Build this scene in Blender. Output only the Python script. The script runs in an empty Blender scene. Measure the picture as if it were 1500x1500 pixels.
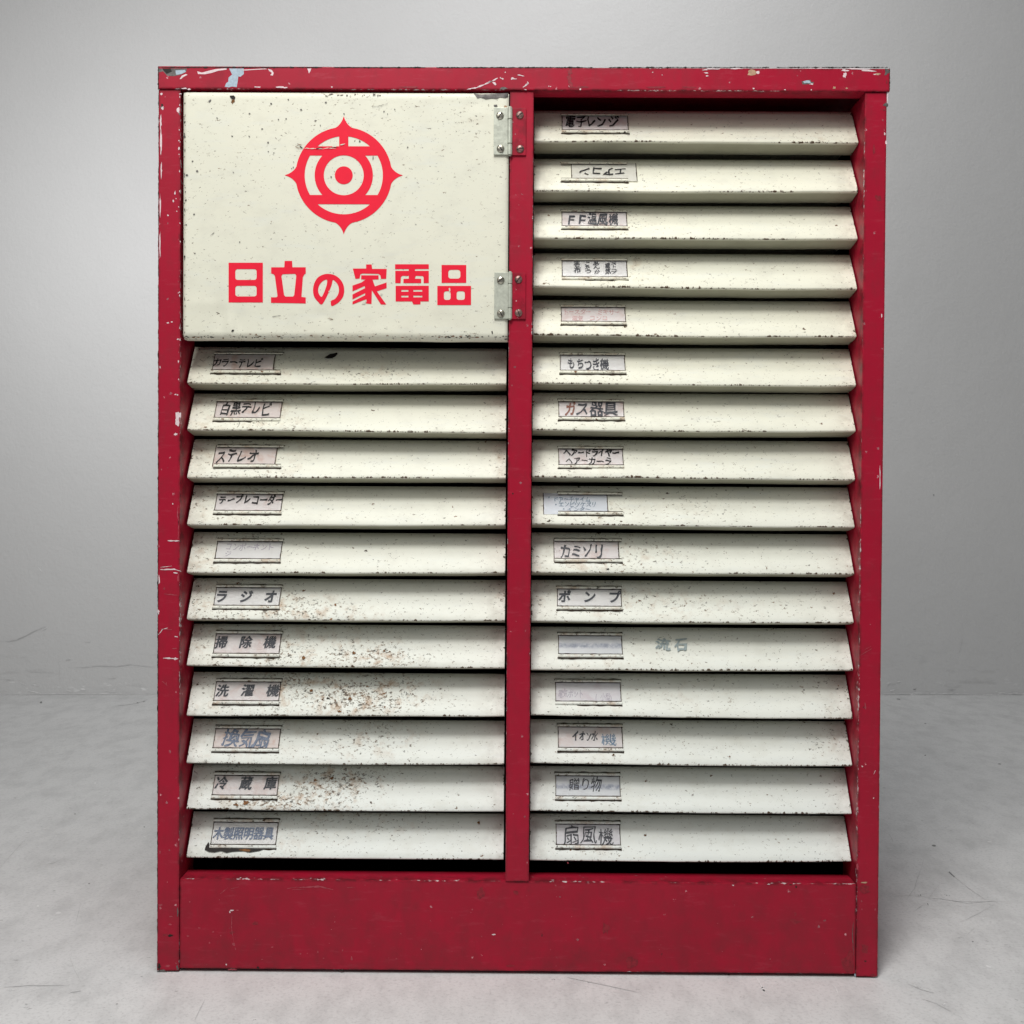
import bpy, bmesh, math, random
import numpy as np
from mathutils import Vector, Matrix, noise
C = bpy.context.scene.collection
R = math.radians
random.seed(7)

# ------------------------------------------------------------------ camera
F, CX, CZ, D = 1617., -.00129, .4822, 1.10671
PI_, YA, RO = .0136, .00561, .006
def _rot():
    c, s = math.cos(YA), math.sin(YA); Rz = np.array([[c, s, 0], [-s, c, 0], [0, 0, 1]])
    c, s = math.cos(PI_), math.sin(PI_); Rx = np.array([[1, 0, 0], [0, c, -s], [0, s, c]])
    c, s = math.cos(RO), math.sin(RO); Ry = np.array([[c, 0, s], [0, 1, 0], [-s, 0, c]])
    return Ry @ Rx @ Rz
ROT = _rot()                                   # rows: right, forward, up
CAMP = np.array([CX, -D, CZ])
cam = bpy.data.cameras.new('camera'); co = bpy.data.objects.new('camera', cam); C.objects.link(co)
M = Matrix(((ROT[0][0], ROT[2][0], -ROT[1][0], CX), (ROT[0][1], ROT[2][1], -ROT[1][1], -D),
            (ROT[0][2], ROT[2][2], -ROT[1][2], CZ), (0, 0, 0, 1)))
co.matrix_world = M
cam.sensor_width = 36; cam.lens = 36 * F / 1500; cam.clip_end = 100; cam.clip_start = .01
bpy.context.scene.camera = co
def ray(px, py):
    return ROT.T @ np.array([(px - 750) / F, 1., -(py - 750) / F])
def at(px, py, Y=0.):
    d = ray(px, py); t = (Y + D) / d[1]; return CAMP + d * t

# ------------------------------------------------------------------ world and lamps
w = bpy.data.worlds.new('World'); bpy.context.scene.world = w; w.use_nodes = True
w.node_tree.nodes['Background'].inputs[0].default_value = (.90, .95, 1., 1)
w.node_tree.nodes['Background'].inputs[1].default_value = .145
def area(name, loc, target, size, power, col=(1, 1, 1), sy=None, spread=None):
    l = bpy.data.lights.new(name, 'AREA'); l.energy = power; l.size = size; l.color = col
    if sy: l.shape = 'RECTANGLE'; l.size_y = sy
    if spread: l.spread = R(spread)
    o = bpy.data.objects.new(name, l); C.objects.link(o); o.location = loc
    o.rotation_euler = (Vector(target) - Vector(loc)).to_track_quat('-Z', 'Y').to_euler()
    return o
area('key_lamp', (-.95, -1.95, 2.15), (0, 0, .5), 1.0, 14, (1, .965, .90))
area('wall_fill', (-.98, .30, 1.2), (-.75, 1.7, 1.0), .4, 2.5, (1, 1, 1), spread=95)  # added fill that brightens the left of the wall, not a fixture
area('wall_top_fill', (.20, .40, 2.7), (.20, 1.7, 1.35), .8, 6.4, (1, 1, 1), spread=100)  # unseen fill, added to lift the upper wall
area('floor_fill', (.02, -.62, 2.4), (.02, -.50, 0), .5, 3.6, (1, 1, 1), spread=80)  # downward fill added so the near floor comes out brighter
area('front_lamp', (-.24, -1.12, 2.1), (.0, -.1, .35), .5, 26, (1, .985, .955))
vs = bpy.context.scene.view_settings
vs.view_transform = 'Standard'; vs.look = 'None'; vs.exposure = 0; vs.gamma = 1

# ------------------------------------------------------------------ node helpers
def srgb(r, g, b):
    f = lambda c: (c / 255 / 12.92) if c <= 10 else ((c / 255 + .055) / 1.055) ** 2.4
    return (f(r), f(g), f(b), 1)
class NT:
    def __init__(s, name, rough=.5, spec=.5, metal=0, col=(1, 1, 1, 1), coat=0):
        s.m = bpy.data.materials.new(name); s.m.use_nodes = True; s.t = s.m.node_tree
        s.b = s.t.nodes['Principled BSDF']; s.b.inputs['Roughness'].default_value = rough
        s.b.inputs['Specular IOR Level'].default_value = spec; s.b.inputs['Metallic'].default_value = metal
        s.b.inputs['Base Color'].default_value = col; s.b.inputs['Coat Weight'].default_value = coat
        s.b.inputs['Coat Roughness'].default_value = .25
    def n(s, typ, ins={}, **kw):
        x = s.t.nodes.new(typ)
        for k, v in kw.items(): setattr(x, k, v)
        for k, v in ins.items(): s.put(x.inputs[k], v)
        return x
    def put(s, sock, v):
        if isinstance(v, bpy.types.NodeSocket): s.t.links.new(v, sock)
        else: sock.default_value = v
    def math(s, op, a, b=0., c=0., clamp=False):
        x = s.n('ShaderNodeMath', {0: a, 1: b, 2: c}, operation=op, use_clamp=clamp); return x.outputs[0]
    def noise(s, vec, scale, detail=3, rough=.55, dist=0):
        x = s.n('ShaderNodeTexNoise', {'Vector': vec, 'Scale': scale, 'Detail': detail, 'Roughness': rough, 'Distortion': dist}); return x
    def pos(s): return s.n('ShaderNodeNewGeometry').outputs['Position']
    def objc(s): return s.n('ShaderNodeTexCoord').outputs['Object']
    def attr(s, name): return s.n('ShaderNodeAttribute', attribute_name=name).outputs['Fac']
    def ramp(s, v, a, b, lo=0., hi=1.):
        x = s.n('ShaderNodeMapRange', {0: v, 1: a, 2: b, 3: lo, 4: hi}, clamp=True); return x.outputs[0]
    def mix(s, f, a, b):
        x = s.n('ShaderNodeMix', data_type='RGBA'); s.put(x.inputs[0], f); s.put(x.inputs[6], a); s.put(x.inputs[7], b); return x.outputs[2]
    def stretch(s, v, sc, rot=(0, 0, 0)):
        return s.n('ShaderNodeMapping', {'Vector': v, 'Scale': sc, 'Rotation': rot}).outputs[0]
    def bump(s, h, strength, dist):
        s.put(s.b.inputs['Normal'], s.n('ShaderNodeBump', {'Height': h, 'Strength': strength, 'Distance': dist}).outputs[0])
    def specks(s, p, scale, dens, size):
        """mask of irregular specks: dens 0..1 is the share of cells that hold one"""
        warp = s.noise(p, scale * 2.2, 3)
        add = s.n('ShaderNodeVectorMath', {0: p, 1: s.n('ShaderNodeVectorMath', {0: warp.outputs['Color'], 3: 1.5 / scale}, operation='SCALE').outputs[0]}, operation='ADD').outputs[0]
        v = s.n('ShaderNodeTexVoronoi', {'Vector': add, 'Scale': scale}, feature='F1')
        sep = s.n('ShaderNodeSeparateColor', {0: v.outputs['Color']})
        keep = s.math('LESS_THAN', sep.outputs[0], dens)
        r = s.math('MULTIPLY', s.math('POWER', sep.outputs[1], 1.6), size)
        r = s.math('ADD', r, size * .22)
        inside = s.ramp(s.math('SUBTRACT', r, v.outputs['Distance']), 0, .08)
        return s.math('MULTIPLY', keep, inside), sep.outputs[2]

# ------------------------------------------------------------------ materials
def cream_mat(name, lip=True, tone=(.775, .765, .635)):
    s = NT(name, rough=.5, spec=.30, coat=.0)
    p = s.pos()
    z = s.n('ShaderNodeSeparateXYZ', {0: p})
    big = s.noise(p, 6, 4, .6).outputs[0]
    mot = s.noise(s.stretch(p, (1, 1, 1.6)), 34, 5, .65).outputs[0]
    c = s.mix(s.ramp(big, .35, .7), (*tone, 1), (tone[0] * .97, tone[1] * .985, tone[2] * 1.0, 1))
    pale = s.math('MULTIPLY', s.ramp(z.outputs[2], .62, .15), .9)       # cool bounce light put into the colour, paler towards the lower fronts
    c = s.mix(pale, c, (.745, .775, .745, 1))
    c = s.mix(s.ramp(mot, .50, .75, 0, .34), c, (.56, .55, .47, 1))
    wipe = s.noise(s.stretch(p, (.25, 1, 1.2)), 60, 5, .7).outputs[0]
    c = s.mix(s.ramp(wipe, .52, .74, 0, .30), c, (.66, .70, .69, 1))
    d = s.attr('wear')
    # rust bloom
    rn = s.noise(p, 75, 5, .7).outputs[0]
    halo = s.math('MULTIPLY', s.ramp(rn, .50, .66), s.ramp(d, .15, .75, 0, .75))
    c = s.mix(halo, c, srgb(168, 130, 92))
    fn = s.noise(s.stretch(p, (.8, 1, 1.35), (0, R(28), 0)), 330, 5, .78).outputs[0]
    dd = s.math('ADD', d, s.math('MULTIPLY', s.math('SUBTRACT', s.noise(p, 42, 3, .6).outputs[0], .5), s.math('ADD', s.math('MULTIPLY', d, 1.6), .25)))
    fine = s.ramp(s.math('ADD', fn, s.math('MULTIPLY', s.math('MINIMUM', s.math('MAXIMUM', dd, 0.), 1.), .112)), .634, .652)
    rf = s.noise(p, 90, 2).outputs[0]; rf = s.ramp(rf, .42, .62)
    mid, rm = s.specks(s.stretch(p, (.9, 1, 1.3), (0, R(35), 0)), 240, s.math('MULTIPLY', d, .12), .36)
    crumb, rc = s.specks(s.stretch(p, (.8, 1, 1.2), (0, R(-20), 0)), 130, s.math('MULTIPLY', s.math('POWER', d, 3.), .13), .32)
    dark = s.mix(rf, srgb(52, 42, 34), srgb(120, 92, 64))
    c = s.mix(s.math('MULTIPLY', fine, .85), c, dark)
    c = s.mix(mid, c, s.mix(rm, srgb(40, 34, 28), srgb(128, 88, 52)))
    c = s.mix(s.math('MULTIPLY', crumb, .9), c, s.mix(rc, srgb(96, 70, 46), srgb(156, 112, 70)))
    hit = s.math('MAXIMUM', fine, s.math('MAXIMUM', mid, crumb))
    if lip:
        c = s.mix(s.math('MULTIPLY', s.attr('under_shade'), .92), c, s.mix(s.noise(p, 40, 4, .7).outputs[0], srgb(128, 128, 108), srgb(160, 158, 138)))  # shade beneath the flange painted in as a grey-olive tone
        v = s.attr('lipd')                      # metres from the folded lip
        ln = s.noise(s.stretch(p, (1, 1, .3)), 240, 4, .7).outputs[0]
        pn = s.noise(p, 17, 3, .6).outputs[0]
        reach = s.math('MULTIPLY', s.ramp(pn, .42, .68), s.ramp(ln, .50, .72, 0, .0030))
        chip = s.ramp(s.math('SUBTRACT', reach, v), 0, .0003)
        c = s.mix(chip, c, s.mix(ln, srgb(30, 26, 22), srgb(95, 70, 48)))
        e = s.attr('endd')                      # metres from the drawer's end
        en = s.noise(p, 160, 4, .7).outputs[0]
        echip = s.ramp(s.math('SUBTRACT', s.ramp(en, .55, .78, 0, .0045), e), 0, .0004)
        c = s.mix(echip, c, srgb(66, 56, 46))
        grime = s.math('MULTIPLY', s.ramp(e, .030, 0), s.ramp(s.noise(p, 60, 4, .7).outputs[0], .42, .75, 0, .5))
        c = s.mix(grime, c, srgb(120, 110, 92))
    s.put(s.b.inputs['Base Color'], c)
    s.put(s.b.inputs['Roughness'], s.ramp(hit, 0, 1, .48, .85))
    h = s.math('ADD', s.math('MULTIPLY', s.noise(p, 45, 3).outputs[0], .35), s.math('MULTIPLY', hit, -.6))
    h = s.math('ADD', h, s.math('MULTIPLY', s.noise(p, 700, 2).outputs[0], .05))
    s.bump(h, .35, .0009)
    return s.m
def red_mat(name='red_paint', dens=1.):
    s = NT(name, rough=.42, spec=.20, coat=.0)
    p = s.pos(); o = s.objc()
    g = s.noise(p, 9, 4, .6).outputs[0]; g2 = s.noise(s.stretch(p, (1, 1, .5)), 50, 5, .7).outputs[0]
    c = s.mix(s.ramp(g, .3, .7), (.385, .0078, .031, 1), (.33, .0078, .027, 1))
    c = s.mix(s.ramp(g2, .48, .78, 0, .50), c, srgb(116, 36, 46))
    sc_ = s.noise(s.stretch(p, (.3, 1, 1.5), (0, R(12), 0)), 110, 5, .75).outputs[0]
    c = s.mix(s.ramp(sc_, .56, .72, 0, .30), c, srgb(176, 74, 88))
    c = s.mix(s.math('MULTIPLY', s.ramp(s.attr('edge'), .0026, .0002), s.ramp(s.noise(p, 90, 4, .7).outputs[0], .40, .62, 0, .75)), c, srgb(74, 26, 30))
    z = s.n('ShaderNodeSeparateXYZ', {0: p}).outputs[2]
    # soiled, duller paint towards the foot
    c = s.mix(s.math('MULTIPLY', s.ramp(z, .16, .0), s.ramp(s.noise(p, 30, 5, .7).outputs[0], .38, .72, 0, .5)), c, srgb(92, 44, 46))
    tiny, r1 = s.specks(p, 330, .020 * dens, .40)
    c = s.mix(s.math('MULTIPLY', tiny, .8), c, s.mix(r1, srgb(226, 170, 178), srgb(70, 20, 26)))
    e = s.attr('edge')
    ln = s.noise(p, 210, 4, .7).outputs[0]; pn = s.noise(p, 13, 3, .6).outputs[0]
    reach = s.math('MULTIPLY', s.ramp(pn, .44, .64), s.ramp(ln, .50, .80, 0, .0020 * dens))
    chip = s.ramp(s.math('SUBTRACT', reach, e), 0, .0003)
    c = s.mix(chip, c, s.mix(s.noise(p, 60, 2).outputs[0], srgb(236, 214, 216), srgb(170, 168, 170)))
    s.put(s.b.inputs['Base Color'], c)
    s.put(s.b.inputs['Roughness'], s.ramp(g2, .3, .8, .36, .55))
    h = s.math('ADD', s.math('MULTIPLY', s.noise(p, 40, 3).outputs[0], .3), s.math('MULTIPLY', s.noise(p, 500, 3).outputs[0], .06))
    s.bump(h, .3, .0008)
    return s.m
def plain(name, col, rough=.5, spec=.5, metal=0, var=.12, scale=60, bump=.2, bd=.0004):
    s = NT(name, rough=rough, spec=spec, metal=metal)
    p = s.pos(); n_ = s.noise(p, scale, 5, .65).outputs[0]
    k = tuple(x * (1 - var * 2) for x in col[:3]) + (1,)
    s.put(s.b.inputs['Base Color'], s.mix(s.ramp(n_, .35, .7), col, k)); s.bump(n_, bump, bd)
    return s.m
CREAM = cream_mat('cream_drawer_paint'); CREAM_DOOR = cream_mat('cream_door_paint', lip=False, tone=(.755, .745, .62))
RAILM = cream_mat('cream_rail_paint', lip=False)
RED = red_mat()
BLACKM = plain('dark_inside', (.012, .011, .011, 1), .8, .2)
SLOTM = plain('rusty_slit_shade', srgb(58, 44, 34), .9, .1, var=.3, scale=300)
EDGEM = plain('brown_card_edge', srgb(70, 50, 42), .8, .2, var=.35, scale=260)
PRINT = plain('red_print', (.84, .012, .042, 1), .5, .2, var=.04, scale=90)
STEEL = plain('dull_zinc', srgb(200, 204, 190), .42, .5, metal=.3, var=.16, scale=180, bump=.35, bd=.0005)
SCREW = plain('screw_steel', srgb(196, 192, 178), .32, .5, metal=.85, var=.3, scale=300, bump=.4)
SCREWD = plain('dirty_screw_steel', srgb(168, 132, 126), .4, .5, metal=.6, var=.4, scale=300, bump=.4)
CHIPW = plain('bare_primer_white', srgb(232, 212, 216), .7, .3, var=.12, scale=400)
CHIPB = plain('bare_primer_blue', srgb(176, 194, 208), .7, .3, var=.14, scale=400)
CHIPG = plain('bare_grey_metal', srgb(112, 108, 106), .6, .4, metal=.3, var=.3, scale=250)
CHIPD = plain('dark_bare_metal', srgb(34, 28, 24), .7, .4, var=.3, scale=400)
CHIPT = plain('beige_residue', srgb(196, 160, 132), .8, .3, var=.2, scale=300)
SMUDGE = plain('dark_red_smudge', srgb(150, 26, 44), .55, .4, var=.25, scale=300)
RUSTM = plain('brown_rust', srgb(146, 104, 70), .9, .1, var=.4, scale=400)
SCR = plain('red_scuff', srgb(178, 76, 88), .6, .3, var=.2, scale=300)
def ink(name, c, a=1.):
    s = NT(name, rough=.55, spec=.3); p = s.pos()
    n_ = s.noise(p, 420, 3, .6).outputs[0]
    s.put(s.b.inputs['Base Color'], s.mix(s.ramp(n_, .35, .7, 0, a), c, tuple(min(1, x * 1.0 + .16) for x in c[:3]) + (1,)))
    return s.m
INK = {'black': ink('black_ink', srgb(16, 14, 16), .15), 'grey': ink('grey_ink', srgb(50, 52, 60), .4), 'blue': ink('faded_blue_ink', srgb(92, 106, 130), .8),
       'print': ink('printed_grey_ink', srgb(48, 52, 60), .35), 'brown': ink('brown_ink', srgb(128, 78, 62), .6),
       'pale': ink('bleached_ink', srgb(196, 190, 200), .2), 'rose': ink('bleached_red_ink', srgb(218, 182, 180), .2), 'teal': ink('teal_ink', srgb(104, 128, 150), .6),
       'paint_grey': ink('grey_stencil_ink', srgb(142, 156, 158), .6)}
def card_mat(name, tint, stain, amt, streak=None):
    s = NT(name, rough=.38, spec=.5, coat=.12); s.b.inputs['Coat Roughness'].default_value = .15
    o = s.objc(); ge = s.pos()
    c = s.mix(s.ramp(s.noise(ge, 55, 4, .6, .6).outputs[0], .50, .80, 0, amt * .58), tint, stain)
    c = s.mix(s.ramp(s.noise(s.stretch(ge, (.5, 1, 2)), 160, 4, .7).outputs[0], .58, .80, 0, .14), c, (.64, .56, .52, 1))
    if streak:
        v = s.n('ShaderNodeSeparateXYZ', {0: o}).outputs[1]
        b = s.math('MULTIPLY', s.ramp(s.math('ABSOLUTE', s.math('SUBTRACT', v, -.0005)), .004, .001), s.ramp(s.noise(ge, 220, 4, .7).outputs[0], .3, .65, 0, .8))
        c = s.mix(b, c, streak)
    s.put(s.b.inputs['Base Color'], c)
    s.bump(s.noise(s.stretch(ge, (1, 1, .6)), 70, 3, .6).outputs[0], .15, .0008)
    return s.m
PAPER = {'pink': card_mat('pinkish_card', (.97, .93, .925, 1), srgb(222, 184, 172), 1.0), 'white': card_mat('white_card', (.975, .97, .965, 1), srgb(222, 216, 216), .6),
         'tan': card_mat('stained_card', (.96, .89, .865, 1), srgb(214, 160, 128), 1.1), 'cream': card_mat('cream_card', (.93, .92, .86, 1), srgb(236, 232, 212), .5),
         'blue': card_mat('bluish_card', (.87, .90, .95, 1), srgb(202, 198, 216), .7),
         'smear': card_mat('smeared_card', (.94, .955, .975, 1), srgb(212, 216, 226), .5, srgb(142, 152, 178)),
         'lilac': card_mat('lilac_card', (.96, .95, .975, 1), srgb(220, 196, 206), .7)}

# ------------------------------------------------------------------ mesh helpers
def link(name, me, mat=None, parent=None, kind=None, smooth=False):
    o = bpy.data.objects.new(name, me); C.objects.link(o)
    if mat:
        for m_ in (mat if isinstance(mat, (list, tuple)) else [mat]): me.materials.append(m_)
    if parent: o.parent = parent
    if kind: o['kind'] = kind
    if smooth:
        for f in me.polygons: f.use_smooth = True
    return o
def bmobj(name, bm, mat, parent=None, kind=None, smooth=False):
    me = bpy.data.meshes.new(name); bm.normal_update(); bm.to_mesh(me); bm.free()
    return link(name, me, mat, parent, kind, smooth)
def box(bm, x0, x1, y0, y1, z0, z1, bev=0., cuts=None):
    r = bmesh.ops.create_cube(bm, size=1)
    vs_ = r['verts']
    for v in vs_:
        v.co = Vector((x0 if v.co.x < 0 else x1, y0 if v.co.y < 0 else y1, z0 if v.co.z < 0 else z1))
    if bev:
        es = list({e for v in vs_ for e in v.link_edges})
        bmesh.ops.bevel(bm, geom=es, offset=bev, segments=2, profile=.7, affect='EDGES')
    return vs_
def frame_box(name, x0, x1, y0, y1, z0, z1, bev, parent, extra=None):
    """a folded sheet member: bevelled box whose front carries the distance to its own edges"""
    bm = bmesh.new(); box(bm, x0, x1, y0, y1, z0, z1, bev)
    if extra: extra(bm)
    # cut the front so that the edge distance interpolates exactly
    for ax, a, b in ((0, x0, x1), (2, z0, z1)):
        for c_ in (a + .004, (a + b) / 2, b - .004):
            co_ = Vector((0, 0, 0)); co_[ax] = c_; n_ = Vector((0, 0, 0)); n_[ax] = 1
            bmesh.ops.bisect_plane(bm, geom=bm.verts[:] + bm.edges[:] + bm.faces[:], plane_co=co_, plane_no=n_)
    lay = bm.verts.layers.float.new('edge')
    for v in bm.verts:
        if v.co.y < y0 + .0006: v[lay] = min(.004, max(0, v.co.x - x0), max(0, x1 - v.co.x), max(0, v.co.z - z0), max(0, z1 - v.co.z))
        elif v.co.y < y0 + .002: v[lay] = 0
        else: v[lay] = .004
    return bmobj(name, bm, RED, parent)

# ------------------------------------------------------------------ floor and wall
WALLY = 1.70
# the wall stands square to the viewer's line, a touch askew to the cabinet
def grid(name, nx, ny, fn, mat, kind):
    bm = bmesh.new(); vs_ = [[bm.verts.new(fn(i / nx, j / ny)) for i in range(nx + 1)] for j in range(ny + 1)]
    for j in range(ny):
        for i in range(nx): bm.faces.new((vs_[j][i], vs_[j][i + 1], vs_[j + 1][i + 1], vs_[j + 1][i]))
    o = bmobj(name, bm, mat, None, kind, True); return o
s = NT('grey_floor_concrete', rough=.55, spec=.35)
p = s.pos()
a1 = s.noise(p, 2.2, 5, .6).outputs[0]; a2 = s.noise(s.stretch(p, (1, .55, 1)), 26, 6, .7).outputs[0]; a3 = s.noise(p, 260, 4, .7).outputs[0]
c = s.mix(s.ramp(a1, .3, .7), (.70, .70, .698, 1), (.63, .63, .63, 1))
c = s.mix(s.ramp(a2, .44, .72, 0, .50), c, (.40, .40, .40, 1))
c = s.mix(s.ramp(a3, .5, .72, 0, .45), c, (.33, .33, .33, 1))
d1, r1 = s.specks(p, 90, .020, .16); c = s.mix(d1, c, (.16, .16, .16, 1))
d3, r3 = s.specks(s.stretch(p, (.5, 1, 1), (0, 0, R(30))), 260, s.ramp(s.noise(p, 12, 3, .6).outputs[0], .5, .7, .01, .16), .3); c = s.mix(s.math('MULTIPLY', d3, .55), c, (.22, .22, .22, 1))
d2, r2 = s.specks(s.stretch(p, (.6, 1, 1)), 38, .010, .10); c = s.mix(d2, c, (.92, .92, .92, 1))
ck = s.n('ShaderNodeTexVoronoi', {'Vector': s.n('ShaderNodeVectorMath', {0: p, 1: s.n('ShaderNodeVectorMath', {0: s.noise(p, 6, 4, .6).outputs['Color'], 3: .35}, operation='SCALE').outputs[0]}, operation='ADD').outputs[0], 'Scale': 3.2}, feature='DISTANCE_TO_EDGE').outputs['Distance']
hair = s.math('MULTIPLY', s.ramp(ck, .006, .0015), s.ramp(s.noise(p, 5, 3).outputs[0], .55, .68, 0, .10))
c = s.mix(hair, c, (.22, .22, .22, 1))
s.put(s.b.inputs['Base Color'], c)
s.bump(s.math('ADD', s.math('MULTIPLY', a2, .7), s.math('MULTIPLY', a3, .25)), .35, .0022)
FLOORM = s.m
floor = grid('floor', 8, 8, lambda u, v: (-5 + 10 * u, -4 + (WALLY + 4.02) * v, 0), FLOORM, 'structure')
s = NT('painted_grey_wall', rough=.62, spec=.3)
p = s.pos()
b1 = s.noise(p, 1.6, 4, .6).outputs[0]; b2 = s.noise(p, 130, 4, .65).outputs[0]; b3 = s.noise(p, 9, 4, .6).outputs[0]
c = s.mix(s.ramp(b1, .3, .7), (.60, .60, .60, 1), (.565, .565, .565, 1))
c = s.mix(s.ramp(b2, .5, .8, 0, .12), c, (.45, .45, .45, 1))
zz = s.n('ShaderNodeSeparateXYZ', {0: p}).outputs[2]
sk = s.math('MULTIPLY', s.ramp(zz, .16, .01), s.ramp(s.noise(s.stretch(p, (.35, 1, 1.4)), 32, 5, .7).outputs[0], .56, .70, 0, .6))
c = s.mix(sk, c, (.42, .42, .42, 1))
lt = s.math('MULTIPLY', s.ramp(zz, .055, .004), s.ramp(s.noise(s.stretch(p, (.5, 1, 1.4)), 55, 4, .7).outputs[0], .58, .68, 0, .75))
c = s.mix(lt, c, (.84, .84, .84, 1))
d2, _ = s.specks(p, 22, .012, .10); c = s.mix(s.math('MULTIPLY', d2, .5), c, (.25, .25, .25, 1))
s.put(s.b.inputs['Base Color'], c)
s.bump(s.math('ADD', s.math('MULTIPLY', b2, .35), s.math('MULTIPLY', b3, 1.1)), .4, .006)
WALLM = s.m
# yaw of the wall follows the skirting line, level across the picture
def floor_hit(px, py):
    d = ray(px, py); t = -CAMP[2] / d[2]; return CAMP + d * t
A = floor_hit(0, 1018.3); B = floor_hit(1500, 1018.3)
dirw = (B - A) / np.linalg.norm((B - A)[:2]); mid = (A + B) / 2
WALL0 = mid
def wallp(u, z, out=0.):
    return tuple(mid[k] + dirw[k] * u for k in (0, 1)) + (z,) if not out else (mid[0] + dirw[0] * u + dirw[1] * out, mid[1] + dirw[1] * u - dirw[0] * out, z)
wall = grid('wall', 24, 12, lambda u, v: wallp(-5 + 10 * u, -.01 + 3.6 * v), WALLM, 'structure')

# ------------------------------------------------------------------ cabinet body
W, H = 1068.3 / 1470, .88738
PL, PR, PZ = .0222, .0216, .0944
TOPZ0 = .8858
XL, XR = -W / 2, W / 2
DEP = .33
cab = bpy.data.objects.new('catalogue_cabinet', None); C.objects.link(cab); cab.empty_display_size = .1
cab['label'] = 'worn red steel cabinet with cream slatted drawers and printed door on grey concrete'
cab['category'] = 'cabinet'
cab.location = (0, 0, 0)
tz1 = at(750, 98.5, -.002)[2]; tz0 = at(750, 131.5, -.002)[2]
tx0 = at(231, 115, -.002)[0]; tx1 = at(1304, 115, -.002)[0]
def topx(bm):
    box(bm, tx0 + .001, tx1 - .001, .0195, DEP, tz1 - .0025, tz1 - .0012)
    box(bm, tx0 + .001, tx0 + .0022, .0195, DEP, tz0, tz1 - .0026); box(bm, tx1 - .0022, tx1 - .001, .0195, DEP, tz0, tz1 - .0026)
top = frame_box('top_rail', tx0, tx1, -.002, .0190, tz0, tz1, .0011, cab, topx)
left_post = frame_box('side_post', XL, XL + PL, 0, .05, .0016, tz0 - .0003, .0011, cab, lambda bm: box(bm, XL + .0006, XL + .0018, .0501, DEP - .002, .001, tz0 - .001))
right_post = frame_box('side_post', XR - PR, XR, 0, .05, .0016, tz0 - .0003, .0011, cab, lambda bm: box(bm, XR - .0018, XR - .0006, .0501, DEP - .002, .001, tz0 - .001))
DX0, DX1 = at(744.5, 700, .0)[0], at(778.6, 700, .0)[0]
DX0 = -.0119; DX1 = .0117
divider = frame_box('centre_post', DX0, DX1, .0002, .045, PZ + .0004, tz0 - .0003, .0009, cab)
kick = frame_box('kick_panel', XL + PL + .0004, XR - PR - .0004, .0014, .030, .0036, PZ, .0011, cab)
bm = bmesh.new()
box(bm, XL + .002, XR - .002, DEP - .004, DEP - .002, 0, tz1 - .003)
box(bm, XL + .003, XL + .02, .004, .20, 0, .0012); box(bm, XR - .02, XR - .003, .004, .20, 0, .0012)
box(bm, XL + .002, XR - .002, .031, DEP - .005, .06, .062)
box(bm, XL + .0222, XR - .0222, .047, .30, .0625, .0635)
box(bm, -.006, .006, .046, DEP - .005, .064, tz0)
box(bm, XL + .002, XL + .004, .051, DEP - .005, .064, tz0); box(bm, XR - .004, XR - .002, .051, DEP - .005, .064, tz0)
bmobj('inner_lining', bm, BLACKM, cab)

# ------------------------------------------------------------------ chips, flat patches of lost paint
HGT = [0]
def blob(bm, pts, y, mat_i=0):
    HGT[0] = (HGT[0] + 1) % 40
    yy = y - .00006 - HGT[0] * .000004
    vs_ = [bm.verts.new((q[0], yy, q[1])) for q in pts]
    try: f = bm.faces.new(vs_); f.material_index = mat_i
    except ValueError: return
    f.normal_update()
    if f.normal.y > 0: f.normal_flip()
def px_poly(pts, y):
    out = []
    for a, b in pts:
        q = at(a, b, y); out.append((q[0], q[2]))
    return out
def px_chip(bm, cx, cy, rx, ry, y, mi=0, ang=0., n=11, rough=.45):
    pts = []
    for k in range(n):
        t = 2 * math.pi * k / n; r = 1 + random.uniform(-rough, rough)
        a, b = rx * r * math.cos(t), ry * r * math.sin(t)
        pts.append((cx + a * math.cos(ang) - b * math.sin(ang), cy + a * math.sin(ang) + b * math.cos(ang)))
    blob(bm, px_poly(pts, y), y, mi)
def px_line(bm, pts, w_, y, mi=0):
    """thin uneven scratch"""
    fine = []
    for (a, b), (c_, d_) in zip(pts[:-1], pts[1:]):
        n = max(2, int(math.hypot(c_ - a, d_ - b) / 2.2))
        for k in range(n): fine.append((a + (c_ - a) * k / n + random.uniform(-.25, .25), b + (d_ - b) * k / n + random.uniform(-.25, .25)))
    fine.append(pts[-1])
    L, Rr = [], []
    for i, q in enumerate(fine):
        a = fine[max(0, i - 1)]; b = fine[min(len(fine) - 1, i + 1)]
        tx, ty = b[0] - a[0], b[1] - a[1]; l = math.hypot(tx, ty) or 1
        ww = w_ / 2 * random.uniform(.35, 1.5) * (.3 + .7 * math.sin(math.pi * (i + .5) / len(fine)))
        L.append((q[0] - ty / l * ww, q[1] + tx / l * ww)); Rr.append((q[0] + ty / l * ww, q[1] - tx / l * ww))
    yy = y - .00022
    LL = px_poly(L, y); RR_ = px_poly(Rr, y)
    va = [bm.verts.new((q[0], yy, q[1])) for q in LL]; vb = [bm.verts.new((q[0], yy, q[1])) for q in RR_]
    for i in range(len(va) - 1):
        f = bm.faces.new((va[i], va[i + 1], vb[i + 1], vb[i])); f.material_index = mi
CH = [CHIPW, CHIPB, CHIPG, CHIPD, CHIPT, SMUDGE, SCR, RUSTM]
def chips(name, parent, fn):
    bm = bmesh.new(); fn(bm); return bmobj(name, bm, CH, parent, 'stuff')
def Z(o, pts, k=5.): return [(o[0] + a / k, o[1] + b / k) for a, b in pts]
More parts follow.
